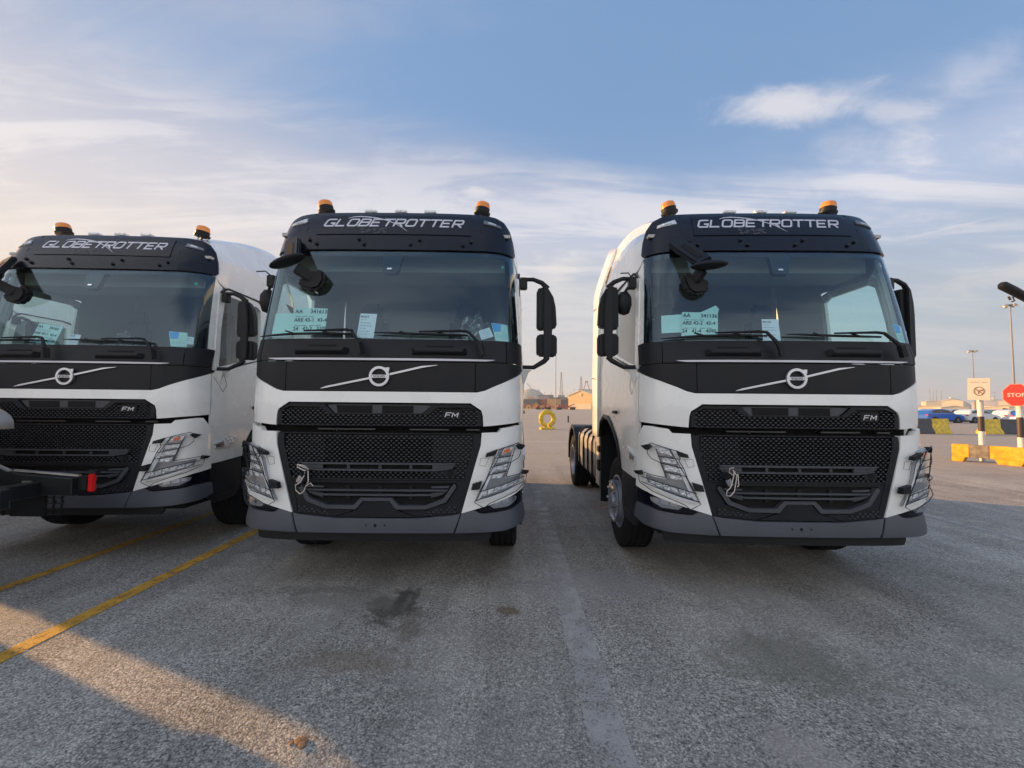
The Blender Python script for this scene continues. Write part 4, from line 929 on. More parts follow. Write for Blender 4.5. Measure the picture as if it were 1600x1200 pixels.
# kerb mirror hung from the header: arm plate, saucer head and a lower head on a knuckle
def front_mirror(T, saucer_dx, head):
    F = thing('front_mirror'); F.parent = T
    a = P(-.935, 3.06, .03); c = Vector((-.755, -.02, 2.79))
    d = (c-a); x = d.normalized(); n = Vector((0, -1, 0)); yv = x.cross(n).normalized(); n = yv.cross(x)
    mb = MB().use('black_plastic')
    def pl(pts, m0, th): mb.prism([(p[0], p[1]) for p in pts], m0, th, (x, yv, n))
    Lh = d.length
    pl([(-.03, -.058), (.03, -.075), (Lh, -.072), (Lh, .072), (.03, .075), (-.03, .058)], a, .055); mb.build('mirror_arm', F, bevel=.012)
    mb = MB().use('void'); mb.prism([(.10, -.022), (Lh-.06, -.022), (Lh-.06, .022), (.10, .022)], a+n*.0, .058, (x, yv, n)); mb.build('arm_slot', F)
    mb = MB().use('black_plastic'); s1 = Vector((saucer_dx, -.01, .075 if saucer_dx > 0 else .05)).normalized()
    ax = Vector((abs(s1.x), s1.y, s1.z)).normalized() if saucer_dx > 0 else Vector((.93, 0, .36)).normalized()
    up = ax.cross(Vector((0, 1, 0))).normalized(); fy = ax.cross(up)
    cc = c+Vector((.03, -.02, .0)) if saucer_dx > 0 else c+Vector((-.05, -.02, .02))
    vs = []; fs = []; na, nb = 20, 8
    for i in range(nb+1):
        t = i/nb; hgt = -.035+.065*t; r = math.sin(math.pi*min(.995, .06+.9*t))**.45
        for j in range(na):
            q = 2*math.pi*j/na; vs.append(cc+ax*(.158*r*math.cos(q))+fy*(.085*r*math.sin(q))+up*hgt*1.0)
    for i in range(nb): fs += [(i*na+j, i*na+(j+1) % na, (i+1)*na+(j+1) % na, (i+1)*na+j) for j in range(na)]
    fs += [tuple(range(na))[::-1], tuple(nb*na+j for j in range(na))]
    mb.add(vs, fs); mb.build('mirror_head', F, 1.0)
    hc = Vector(head[:3]); mb = MB().use('dark_plastic')
    mb.bar(c+Vector((.0, .03, -.02)), hc+Vector((0, .02, .03)), .045, .10)
    mb.build('mirror_knuckle', F, bevel=.01)
    mb = MB().use('dark_plastic'); M = Matrix.Rotation(head[3], 3, 'Y')
    q = [(-.13, .05), (-.10, -.03), (-.03, -.085), (.05, -.09), (.12, -.03), (.13, .05), (.06, .095), (-.02, .06)]
    mb.prism(q, (0, 0, 0), .10, ((1, 0, 0), (0, 0, 1), (0, 1, 0))); mb.v = [tuple(hc+M @ Vector(v)) for v in mb.v]; mb.build('mirror_head', F, bevel=.025)
    return F
TR = {1: (-4.5146, 4.303, .0291, .0104), 2: (-1.1295, 3.6262, .0027, -.013), 3: (2.3915, 3.5846, -.0171, .0027)}
G_TR = 'white tractor trucks parked in a row'
truck = {}
base_t = make_truck()
for k in (2, 1, 3, 0):
    t = base_t if k == 2 else copy_tree(base_t)
    truck[k] = t
for k in (2, 1, 3, 0):
    x, y, th, z = TR[k] if k else (-8.62, 5.76, .03, 0)
    t = truck[k]; t.location = (x, y, max(z, -.006) if k == 2 else z); t.rotation_euler = (0, 0, th)
    if k == 2:                                                                  # the photo shows no mirror on this truck's left flank but the small kerb mirror
        for m_ in [c for c in t.children if c.name.startswith('side_mirror')]:
            if any(c.name.startswith('kerb_mirror') for c in m_.children):
                for c in list(m_.children):
                    if c.name.split('.')[0] in ('mirror_arm', 'mirror_cover', 'mirror_housing'):
                        for g_ in list(c.children): bpy.data.objects.remove(g_)
                        bpy.data.objects.remove(c)
    if k == 3:                                                                  # its right mirror is folded back a little against the flank
        for m_ in [c for c in t.children if c.name.startswith('side_mirror')]:
            if not any(c.name.startswith('kerb_mirror') for c in m_.children):
                m_.matrix_local = Matrix.Translation((1.235, .48, 0)) @ Matrix.Rotation(R(16), 4, 'Z') @ Matrix.Translation((-1.235, -.48, 0))
    if k == 3: front_mirror(t, 1, (-.80, .06, 2.66, .5))
    else: front_mirror(t, -1, (-.645, .06, 2.67, -.35))
tag(truck[2], 'middle white tractor truck with the sheet numbered 341613 behind its windscreen', 'truck', G_TR)
tag(truck[1], 'white tractor truck at the left, partly hidden by the black ramp frame', 'truck', G_TR)
tag(truck[3], 'right-hand white tractor truck showing its flank, fuel tank and ribbed rear mudguard', 'truck', G_TR)
tag(truck[0], 'white tractor truck farthest left, almost hidden by the truck beside it', 'truck', G_TR)

# ------------------------------------------------------------------ papers behind the windscreens
def world_of(k): 
    t = truck[k]; return Matrix.Translation(t.location) @ Matrix.Rotation(t.rotation_euler.z, 4, 'Z')
def sheet(k, name, quad, m, label, cat='paper', off=-.028, group=None, texts=(), bars=(), patch=None):
    """a thin sheet standing against the inside of the glass; texts: (string, u, v, size) with u, v as fractions of the quad"""
    q = [Vector((*p, 0)) for p in quad]                       # order: top-left, top-right, bottom-right, bottom-left in (s, w)
    def at(u, v): return (q[0]*(1-u)*(1-v)+q[1]*u*(1-v)+q[2]*u*v+q[3]*(1-u)*v)
    Mw = world_of(k); c = at(.5, .5); org = P(c.x, c.y, off)
    mb = MB().use(m); nu = 5
    for side_, dd in ((1, 0), (-1, .0012)):
        vs = [P(at(i/nu, j/nu).x, at(i/nu, j/nu).y, off-dd)-org for j in range(nu+1) for i in range(nu+1)]
        mb.add(vs, [(j*(nu+1)+i, j*(nu+1)+i+1, (j+1)*(nu+1)+i+1, (j+1)*(nu+1)+i) for j in range(nu) for i in range(nu)])
    o = mb.build(name); o.matrix_world = Mw @ Matrix.Translation(org); tag(o, label, cat, group)
    if texts or bars:
        mb = MB().use('ink')
        for body, u, v, size in texts:
            vs, fs = text_geo(body, size, 0, size*.02); H_ = abs(q[3].y-q[0].y); W_ = abs(q[1].x-q[0].x)
            pts = [at(u+x/W_, v-y/H_) for x, y in vs]
            mb.add([P(p.x, p.y, off+.0034)-org for p in pts], fs)
        mb.use('ink_light')
        for u0, u1, v, h in bars:
            n = max(2, int((u1-u0)*26)); 
            for i in range(n):
                if (i*7) % 5 == 3: continue
                a, b = u0+(u1-u0)*i/n, u0+(u1-u0)*(i+.8)/n
                mb.add([P(at(*p).x, at(*p).y, off+.0030)-org for p in ((a, v), (b, v), (b, v+h), (a, v+h))], [(0, 1, 2, 3)])
        t = mb.build('print', o)
    if patch:
        mb = MB().use(patch[0]); mb.add([P(at(*p).x, at(*p).y, off+.0024)-org for p in patch[1]], [tuple(range(len(patch[1])))]); mb.build('print_block', o)
    return o
GS = 'printed sheets behind windscreens'
wide = [(.06, .62, .31, .03), (.06, .42, .65, .035), (.5, .85, .65, .035), (.1, .9, .955, .02)]
sheet(2, 'paper_sheet', [(-.838, 2.450), (-.528, 2.443), (-.522, 2.205), (-.822, 2.20)], GREEN, 'pale green sheet printed AA 341613 behind the middle truck\'s windscreen', group=GS,
      texts=[('AA', .04, .20, .052), ('341613', .50, .20, .052), ('ARE 43-1  43-4', .03, .52, .049), ('24   42-2   3105', .02, .85, .049)], bars=wide)
sheet(2, 'blank_sheet', [(-1.055, 2.408), (-.80, 2.400), (-.80, 2.20), (-1.06, 2.19)], GREEN, 'blank pale green sheet left of the one numbered 341613 in the middle truck', off=-.036)
sheet(3, 'paper_sheet', [(-.910, 2.431), (-.595, 2.418), (-.612, 2.205), (-.925, 2.205)], GREEN, 'pale green sheet printed AA 341136 behind the right truck\'s windscreen', group=GS,
      texts=[('AA', .03, .21, .048), ('341136', .52, .21, .048), ('ARE 42-2  42-4', .02, .52, .046), ('24   41-4   4090', .01, .85, .046)], bars=wide)
sheet(3, 'blank_sheet', [(-1.105, 2.410), (-.89, 2.412), (-.90, 2.245), (-1.105, 2.245)], GREEN, 'blank pale green sheet at the lower left of the right truck\'s windscreen', off=-.036)
sheet(3, 'folded_sheet', [(-.603, 2.494), (-.575, 2.460), (-.60, 2.40), (-.80, 2.405)], GREEN, 'folded green sheet poking up behind the sheet numbered 341136', off=-.040)
sheet(1, 'paper_sheet', [(-.425, 2.395), (-.165, 2.355), (-.215, 2.155), (-.475, 2.195)], GREEN, 'tilted pale green sheet printed 34164 behind the leftmost windscreen', group=GS,
      texts=[('AA', .04, .22, .040), ('34164', .50, .22, .040), ('ARE 43-1  43-4', .02, .56, .038), ('24   43-2   3134', .02, .86, .038)], bars=wide)
sl_ = [(.08, .45, .25, .02), (.08, .72, .38, .025), (.08, .8, .50, .025), (.08, .5, .60, .03), (.08, .75, .72, .025), (.08, .6, .84, .02)]
GW = 'white slips behind windscreens'
sheet(2, 'white_slip', [(-.222, 2.398), (-.072, 2.394), (-.085, 2.172), (-.236, 2.176)], 'paper_white', 'narrow white slip standing in the middle truck\'s windscreen beside the left wiper', group=GW, texts=[('341613', .04, .17, .026)], bars=sl_)
sheet(3, 'white_slip', [(-.218, 2.360), (-.073, 2.360), (-.074, 2.165), (-.226, 2.165)], 'paper_white', 'narrow white slip with a scrawled signature in the right truck\'s windscreen', group=GW, texts=[('341136', .04, .17, .024)], bars=sl_)
sheet(1, 'white_slip', [(-.07, 2.275), (.045, 2.27), (.03, 2.165), (-.09, 2.165)], 'paper_white', 'narrow white slip in the leftmost truck\'s windscreen, overlapping the blank sheet', group=GW, texts=[('34164', .08, .2, .02)], bars=sl_, off=-.024)
GL = 'blue and white leaflets behind windscreens'
lf = [(.2, .7, .45, .02), (.15, .85, .62, .025), (.12, .9, .72, .025), (.12, .8, .82, .02)]
pb = ('paper_blue', [(.02, .02), (.56, .02), (.46, .46), (.06, .50)])
for k, dx in ((2, 0), (3, 0), (1, -.05)):
    sheet(k, 'leaflet', [(.962+dx, 2.330), (1.140+dx, 2.322), (1.150+dx, 2.168), (1.0+dx, 2.168)], GREEN if k != 3 else 'paper_green', ('blue and pale green leaflet at the lower right of the %s windscreen' % {1: 'leftmost', 2: 'middle truck\'s', 3: 'right truck\'s'}[k]), group=GL, bars=lf, patch=pb, off=-.026)
sheet(2, 'note', [(.842, 2.250), (.945, 2.288), (.982, 2.205), (.868, 2.170)], 'paper_white', 'small tilted white note beside the leaflet in the middle windscreen', bars=[(.1, .8, .2, .03), (.1, .9, .4, .03), (.1, .85, .6, .03), (.1, .7, .8, .03)])
sheet(1, 'note', [(1.02, 2.288), (1.16, 2.282), (1.16, 2.20), (1.03, 2.20)], 'paper_white', 'small white note at the lower right corner of the leftmost windscreen', bars=[(.1, .8, .2, .05), (.1, .9, .5, .05)], off=-.030)
# crumpled clear film over the right seat of the middle truck
def film(k, s0, w0, wd, hg, label, seed):
    rr = random.Random(seed); n = 16; m_ = 12; mb = MB().use('film'); org = P(s0, w0, -.22); vs = []
    for j in range(m_+1):
        for i in range(n+1):
            u, v = i/n-.5, j/m_; top = hg*(.55+.45*math.sin(3.1*(u+.5))+.12*math.sin(17*u))
            p = P(s0+u*wd*(1-.25*v), w0+v*top, -.17+rr.uniform(-.03, .03)); vs.append(p-org)
    mb.add(vs, [(j*(n+1)+i, j*(n+1)+i+1, (j+1)*(n+1)+i+1, (j+1)*(n+1)+i) for j in range(m_) for i in range(n)])
    o = mb.build('plastic_film'); o.matrix_world = world_of(k) @ Matrix.Translation(org); tag(o, label, 'plastic film', 'crumpled clear films on dashboards')
film(2, .82, 2.15, .46, .32, 'crumpled clear plastic film above the leaflets in the middle windscreen', 4)
film(1, .36, 2.16, .30, .20, 'crumpled clear plastic film behind the leftmost windscreen', 9)
# looped cable and plug hanging at the tow hole of the grilles
def plug(k, label, a0):
    o = thing('hanging_plug', label=label, cat='cable', group='looped cables hanging on the grilles'); org = P(-.60, 1.0, .05); o.matrix_world = world_of(k) @ Matrix.Translation(org)
    mb = MB().use('dark_plastic'); d = Vector((math.sin(a0), -.15, math.cos(a0))); c = Vector((-.005, -.03, -.02))
    x = d.normalized()
    mb.tube([c-x*.075, c-x*.055, c+x*.03, c+x*.05], [.030, .024, .024, .034], 12); mb.build('plug_body', o, .8)
    mb = MB().use('chrome'); mb.tube([c-x*.04, c+x*.02], .026, 12); mb.build('plug_sleeve', o, .8)
    mb = MB().use('nylon'); t = c+x*.07+Vector((0, -.02, 0))
    if k == 3: pts = [(.03, 0, .06), (-.005, 0, .055), (-.01, 0, .02), (.02, 0, .0), (.035, 0, .03), (.02, 0, -.03), (.0, 0, -.10), (-.03, 0, -.13), (-.035, 0, -.165), (-.005, 0, -.17), (.03, 0, -.13), (.045, 0, -.05), (.05, 0, .0), (.02, 0, .04)]
    else: pts = [(-.03, 0, .06), (.03, 0, .05), (.065, 0, .02), (.03, 0, .01), (-.03, 0, .04), (-.03, 0, .06), (.04, 0, .03), (.03, 0, -.03), (.0, 0, -.085), (-.04, 0, -.11), (-.035, 0, -.15), (.0, 0, -.18), (.03, 0, -.16), (.05, 0, -.11), (.085, 0, -.09), (.105, 0, -.115)]
    mb.tube([Vector(p)+Vector((.0, -.055, .03)) for p in pts], .0042, 6)
    mb.tube([Vector((.06, -.055, .04)), Vector((.065, -.055, -.05)), Vector((.055, -.055, -.065))], .004, 6); mb.build('cord_loop', o, 1.0)
plug(2, 'black plug with a pale looped cord hanging on the middle truck\'s grille', .55)
plug(3, 'black plug with a knotted pale cord hanging on the right truck\'s grille', -.5)

# ------------------------------------------------------------------ behind the trucks, left gap
def ring_bollard():
    o = thing('ring_marker', (2.42, 29.0, 0), .35, 'big yellow ring standing upright on a flat foot, between the trucks\' gap and the port', 'ring')
    mb = MB().use('yellow_dull'); n = 30; pts = []
    for i in range(n+1):
        a = R(-62)+(R(360-56))*i/n-R(0); a = R(-78+336*i/n); pts.append((.47*math.cos(a), 0, .72+.47*math.sin(a)))
    mb.tube(pts, [.165]*(n+1), 10); mb.build('ring', o, .9)
    mb = MB().use('yellow_dull'); mb.box((0, 0, .07), (1.05, .40, .14)); mb.build('foot', o, bevel=.02)
    for s in (-.22, .22):
        mb = MB().use('yellow_dull'); mb.prism([(-.06, 0), (.06, 0), (.03, .2), (-.03, .2)], (s, -.12, .14), .24, ((1, 0, 0), (0, 0, 1), (0, 1, 0))); mb.build('bracket', o)
    mb = MB().use('steel')
    for a in (90, 30, 150, 0, 180): mb.tube([(.50*math.cos(R(a)), -.12, .74+.50*math.sin(R(a))), (.50*math.cos(R(a)), -.14, .74+.50*math.sin(R(a)))], .022, 8)
    mb.build('bolts', o)
ring_bollard()
p = thing('short_post', (5.5, 41.5, 0), 0, 'short dark post standing far back beyond the yellow ring', 'post')
mb = MB().use('post_black'); mb.box((0, 0, .3), (.14, .14, .6)); mb.build('post_body', p); mb = MB().use('steel'); mb.box((0, 0, .62), (.18, .18, .05)); mb.build('post_cap', p)
def place(px, D): return (px-800)/665*D
def shed(name, px0, px1, D, h, hr, m, mr, label, rz=0, dep=14, cat='shed'):
    x0, x1 = place(px0, D), place(px1, D); w = x1-x0
    o = thing(name, ((x0+x1)/2, D, 0), rz, label, cat)
    mb = MB().use(m); mb.prism([(-w/2, 0), (w/2, 0), (w/2, h), (0, hr), (-w/2, h)], (0, 0, 0), dep, ((1, 0, 0), (0, 0, 1), (0, 1, 0))); mb.build('wall', o)
    mb = MB().use(mr)
    for s in (1, -1): mb.bar((s*w/4, dep/2, (h+hr)/2+.12), (s*w/4+.01, dep/2, (h+hr)/2+.12), 1, 1) if False else mb.add([(0, -.4, hr+.15), (s*(w/2+.4), -.4, h+.05), (s*(w/2+.4), dep+.4, h+.05), (0, dep+.4, hr+.15), (0, -.4, hr-.15), (s*(w/2+.4), -.4, h-.25), (s*(w/2+.4), dep+.4, h-.25), (0, dep+.4, hr-.15)], [(0, 1, 2, 3), (4, 5, 6, 7), (0, 1, 5, 4), (1, 2, 6, 5), (2, 3, 7, 6)])
    mb.build('roof', o)
    return o
sh = shed('warehouse', 884, 931, 225, 7.4, 10.0, 'shed_yellow', 'shed_roof', 'warm yellow gabled warehouse behind the right truck\'s rear deflector', -.75)
mb = MB().use('shed_cream'); mb.box((0, -.12, 1.5), (13.4, .15, 2.9)); mb.build('plinth', sh)
mb = MB().use('shed_roof'); mb.lathe([(.7, -.35), (.7, -.1)], (0, 0, 7.7), 'Y', 12); mb.build('vent', sh)
def container(px, D, z, w, m, label, group, dep=6, h=2.6):
    o = thing('shipping_container', (place(px, D), D, z), -.55, label, 'container', group)
    mb = MB().use(m); mb.box((0, dep/2, h/2), (w, dep, h-.06)); mb.build('container_body', o)
    mb = MB().use(m)
    n = max(2, int(w/.8))
    for i in range(n+1): mb.box((-w/2+w*i/n, -.05, h/2), (.12, .12, h-.1))
    mb.box((0, -.05, .1), (w, .12, .16)); mb.box((0, -.05, h-.12), (w, .12, .16)); mb.build('ribs', o)
    return o
GC = 'stacked shipping containers at the port'
container(862, 215, 0, 4.6, 'container_tan', 'tan container at the bottom of the stack left of the yellow warehouse', GC)
container(862, 215, 2.62, 4.6, 'container_tan', 'tan container on top of the stack left of the yellow warehouse', GC)
for i, (px, w) in enumerate(((829, 9), (846, 9.2), (876, 8.5))):
    container(px, 245, 0, w, 'container_red', ('dull red container low down, ' + ('farthest left by the dome', 'behind the yellow machine', 'right of the tan stack')[i]), GC)
    container(px, 245, 2.62, w, 'container_blue' if i != 1 else 'container_red', ('container on the second tier, ' + ('farthest left by the dome', 'behind the yellow machine', 'right of the tan stack')[i]), GC, h=2.9)
def excavator(px, D, k, m, label, rz):
    o = thing('excavator', (place(px, D), D, 0), rz, label, 'excavator')
    mb = MB().use('shed_dark'); 
    for s in (-.8, .8): mb.box((0, s, .35), (2.6, .45, .7))
    mb.build('tracks', o, bevel=.1)
    mb = MB().use(m); mb.box((-.2, 0, 1.25), (2.3, 1.7, 1.0)); mb.build('body', o, bevel=.1)
    mb = MB().use('car_glass'); mb.box((.55, -.45, 2.0), (.9, .8, .9)); mb.build('cabin', o, bevel=.05)
    mb = MB().use(m); mb.bar((.8, .2, 1.4), (2.6, .2, 3.0), .3, .3); mb.bar((2.6, .2, 3.0), (3.7, .2, 1.2), .25, .25); mb.box((3.7, .2, .8), (.6, .7, .7)); mb.build('boom', o)
excavator(846, 205, 1, 'machine_yellow', 'yellow excavator in front of the dull red containers', 2.9)
def flatbed(px, D, L, label, rz=.15):
    o = thing('flatbed_trailer', (place(px, D), D, 0), rz, label, 'trailer', 'red flatbed trailers at the port')
    mb = MB().use('machine_red'); mb.box((0, 0, 1.15), (L, 2.4, .35)); mb.box((-L*.32, 0, 1.6), (L*.2, 2.2, .6)); mb.bar((L*.1, 0, 1.3), (L*.45, 0, 2.5), .5, .35); mb.build('bed', o)
    for k in (-.38, -.28, .3, .4):
        mb = MB().use('rubber'); mb.lathe([(.5, -1.25), (.5, 1.25)], (L*k, 0, .5), 'Y', 14); mb.build('wheel_pair', o)
flatbed(848, 190, 6.5, 'red flatbed trailer standing left below the tan containers'); flatbed(866, 198, 7.5, 'red flatbed trailer right below the tan containers'); flatbed(884, 188, 9, 'longest red flatbed trailer, in front of the yellow warehouse')
q = thing('yellow_drum', (place(826, 180), 180, 0), 0, 'small yellow reel with a dark hub, left edge of the port view', 'reel')
mb = MB().use('machine_yellow'); mb.lathe([(.95, -.3), (.95, .3)], (0, 0, .95), 'Y', 20); mb.build('reel', q); mb = MB().use('shed_dark'); mb.lathe([(.4, -.33), (.4, .33)], (0, 0, .95), 'Y', 12); mb.build('hub', q)
q = thing('storage_dome', (place(829, 420), 420, 0), 0, 'hazy pale storage dome behind the containers', 'dome')
mb = MB().use('dome_concrete'); mb.lathe([(17, 0), (16.6, 6), (14, 12), (8.5, 16.6), (3, 18.4), (.3, 18.8)], (0, 0, 0), 'Z', 32); mb.build('dome_shell', q, .9); mb = MB().use('crane_orange'); mb.box((0, -17, 8), (7, 3, 3.4)); mb.build('gate_house', q)
def crane(px, D, h, base, m, label, boom=None):
    o = thing('harbour_crane', (place(px, D), D, 0), 0, label, 'crane', 'cranes on the port skyline')
    mb = MB().use(m); mb.box((0, 0, base/2), (h*.22, h*.16, base), taper=(.8, .8)); mb.build('crane_base', o)
    mb = MB().use(m); w = h*.035; n = 14; 
    for s in (-1, 1):
        for t in (-1, 1): mb.bar((s*w, t*w, base), (s*w*.25, t*w*.25, h), w*.3, w*.3)
    for i in range(n):
        a, b = i/n, (i+1)/n; za, zb = base+(h-base)*a, base+(h-base)*b; wa, wb = w*(1-.75*a), w*(1-.75*b); s = 1 if i % 2 else -1
        mb.bar((s*wa, -wa, za), (-s*wb, -wb, zb), w*.2, w*.2)
    mb.build('mast', o)
    if boom: mb = MB().use(m); mb.bar((0, 0, h*.55), boom, h*.03, h*.03); mb.bar((0, 0, h), boom, h*.008, h*.008); mb.build('boom', o)
crane(877, 480, 40, 14, 'crane_grey', 'tall grey lattice crane right of the tan containers')
crane(908, 520, 38, 22, 'crane_grey', 'slim grey lattice crane over the yellow warehouse roof')
crane(842, 460, 20, 12, 'crane_grey', 'squat grey crane with a boom slanting up to the left, by the dome', (-13, 0, 26))
for i, (px, h) in enumerate(((858, 17), (862, 20), (886, 19), (892, 21), (898, 16))):
    o = thing('far_mast', (place(px, 560), 560, 0), 0, ('thin far mast on the skyline, ' + ('left', 'right')[i % 2] + (' of a pair over the tan containers' if i < 2 else ' of the grey lattice crane' if False else ' among the masts between crane and warehouse')), 'mast', 'thin far masts on the port skyline' if i < 2 else 'thin far masts between crane and warehouse')
    if i >= 2: o['label'] = ('leftmost', 'middle', 'rightmost')[i-2]+' of the three thin far masts between the lattice crane and the warehouse'
    mb = MB().use('crane_grey'); mb.tube([(0, 0, 0), (0, 0, h)], [.5, .2], 5); mb.build('mast_pole', o)
o = thing('gantry_crane', (place(917, 540), 540, 0), 0, 'orange gantry crane above the yellow warehouse roof', 'crane')
mb = MB().use('crane_orange')
for s in (-1, 1):
    for t in (-1, 1): mb.bar((s*6, t*4, 0), (s*5, t*4, 22), 1, 1)
mb.box((0, 0, 22), (14, 8, 2)); mb.box((5, 0, 17), (7, 8, 5)); mb.build('gantry_frame', o)
mb = MB().use('crane_orange'); mb.bar((-4, 0, 22), (-1, 0, 34), .9, .9); mb.bar((3.5, 0, 22), (0, 0, 34), .9, .9); mb.box((-.5, 0, 33), (3.5, 2, 1.6)); mb.build('apex_tower', o)

for i, (px, D, w, h_, m, l) in enumerate(((834, 300, 12, 5.5, 'container_blue', 'long dark blue-grey building left behind the containers'), (853, 320, 9, 9.5, 'crane_grey', 'grey block building behind the excavator'), (871, 330, 14, 8.0, 'container_blue', 'dark blue-grey building behind the tan stack'), (889, 300, 10, 6.5, 'dome_concrete', 'pale low building left of the warehouse'))):
    o = thing('port_building', (place(px, D), D, 0), -.5, l, 'building')
    mb = MB().use(m); mb.box((0, 0, h_/2), (w, 8, h_)); mb.build('wall', o); mb = MB().use('crane_grey'); mb.box((0, 0, h_+.2), (w+.4, 8.4, .4)); mb.build('roof', o)
    for k in range(4):
        mb = MB().use('car_glass'); mb.box((-w*.36+w*.24*k, -4.03, h_*.62), (w*.12, .1, h_*.18)); mb.build('window', o)
for i, (px, D, h_) in enumerate(((832, 250, 9), (839, 255, 10.5), (851, 250, 9.5), (881, 250, 10), (897, 250, 11.5))):
    o = thing('yard_lamp', (place(px, D), D, 0), 0, 'thin yard lamp pole ' + ('farthest left by the dome', 'in front of the squat crane', 'left of the tan stack', 'right of the tan stack', 'at the warehouse corner')[i], 'lamp', 'thin yard lamps at the port')
    mb = MB().use('mast_steel'); mb.tube([(0, 0, 0), (0, 0, h_)], [.12, .08], 5); mb.build('pole', o); mb = MB().use('mast_steel'); mb.box((.4, 0, h_), (1.0, .25, .12)); mb.build('lamp_head', o)
def light_mast(px, D, h, r, label, n=6, group=None, lampw=1.2):
    o = thing('light_mast', (place(px, D), D, 0), 0, label, 'light mast', group)
    mb = MB().use('mast_steel'); mb.tube([(0, 0, 0), (0, 0, h*.5), (0, 0, h)], [r, r*.75, r*.5], 10); mb.build('pole', o, .9)
    mb = MB().use('mast_steel'); mb.lathe([(lampw*.25, h-.15*lampw), (lampw*.95, h-.05*lampw), (lampw*.95, h+.05*lampw), (lampw*.2, h+.12*lampw)], (0, 0, 0), 'Z', 12); mb.build('head_ring', o)
    for i in range(n):
        a = 2*math.pi*(i+.3)/n; mb = MB().use('aluminium'); mb.box((lampw*math.cos(a), lampw*math.sin(a), h-.1*lampw), (.55*lampw, .42*lampw, .38*lampw), Matrix.Rotation(a, 3, 'Z') @ Matrix.Rotation(.5, 3, 'Y')); mb.build('floodlight', o)
    return o
light_mast(868.5, 235, 31.5, .28, 'thin light mast rising between the middle truck\'s mirror and the right truck', 4, lampw=.5)
light_mast(1586, 100, 26.5, .24, 'tall light mast behind the STOP sign', 6, lampw=1.15)
light_mast(1523, 180, 26.6, .27, 'light mast rising behind the square sign', 6, lampw=1.6)
for i, px in enumerate((1453.5, 1459, 1463.5, 1471)):
    light_mast(px, 620, 31-(i % 2)*2, .5, ('leftmost', 'second from the left', 'third from the left', 'rightmost')[i]+' of the four tiny light masts over the blue car', 2, 'tiny light masts on the skyline', 1.2)
light_mast(1554, 640, 28, .5, 'tiny light mast on the skyline between the square sign and the STOP sign', 2, lampw=2.0)

# right of the trucks: sheds, domes
sheds = [(1395, 1452, 330, 4.2, 4.6, 'long cream shed behind the blue car\'s roof'), (1436, 1475, 300, 3.4, 4.0, 'low cream shed over the blue car'), (1450, 1468, 430, 9.5, 10.5, 'pale block building over the blue car\'s bonnet'), (1478, 1500, 420, 10, 11.5, 'pale block building left of the square sign'),
         (1476, 1507, 280, 3.0, 4.2, 'cream shed just left of the square sign\'s post'), (1538, 1560, 300, 3.2, 4.0, 'low cream shed right of the square sign\'s post'), (1556, 1592, 330, 4.4, 5.2, 'cream shed left of the STOP sign'), (1568, 1600, 430, 11, 12, 'pale block building beside the STOP sign'), (1590, 1650, 290, 4, 5, 'cream shed at the right edge behind the STOP sign')]
for i, (a, b, D, h, hr, l) in enumerate(sheds): shed('port_shed', a, b, D, h, hr, 'shed_cream', 'shed_roof', l, -.9 if i % 2 else -.55, 16)
for px, D, r, l in ((1486, 520, 17, 'low pale dome roof over the white car'), (1552, 540, 26, 'wide low dome roof between the two signs')):
    q = thing('dome_roof', (place(px, D), D, 0), 0, l, 'dome'); mb = MB().use('dome_concrete'); mb.lathe([(r, 0), (r, 7), (r*.85, 10), (r*.55, 13), (r*.2, 15), (.2, 15.4)], (0, 0, 0), 'Z', 28); mb.build('dome_shell', q, .9)
    mb = MB().use('shed_roof'); mb.box((0, 0, 16), (2, 2, 1.6)); mb.build('lantern', q)

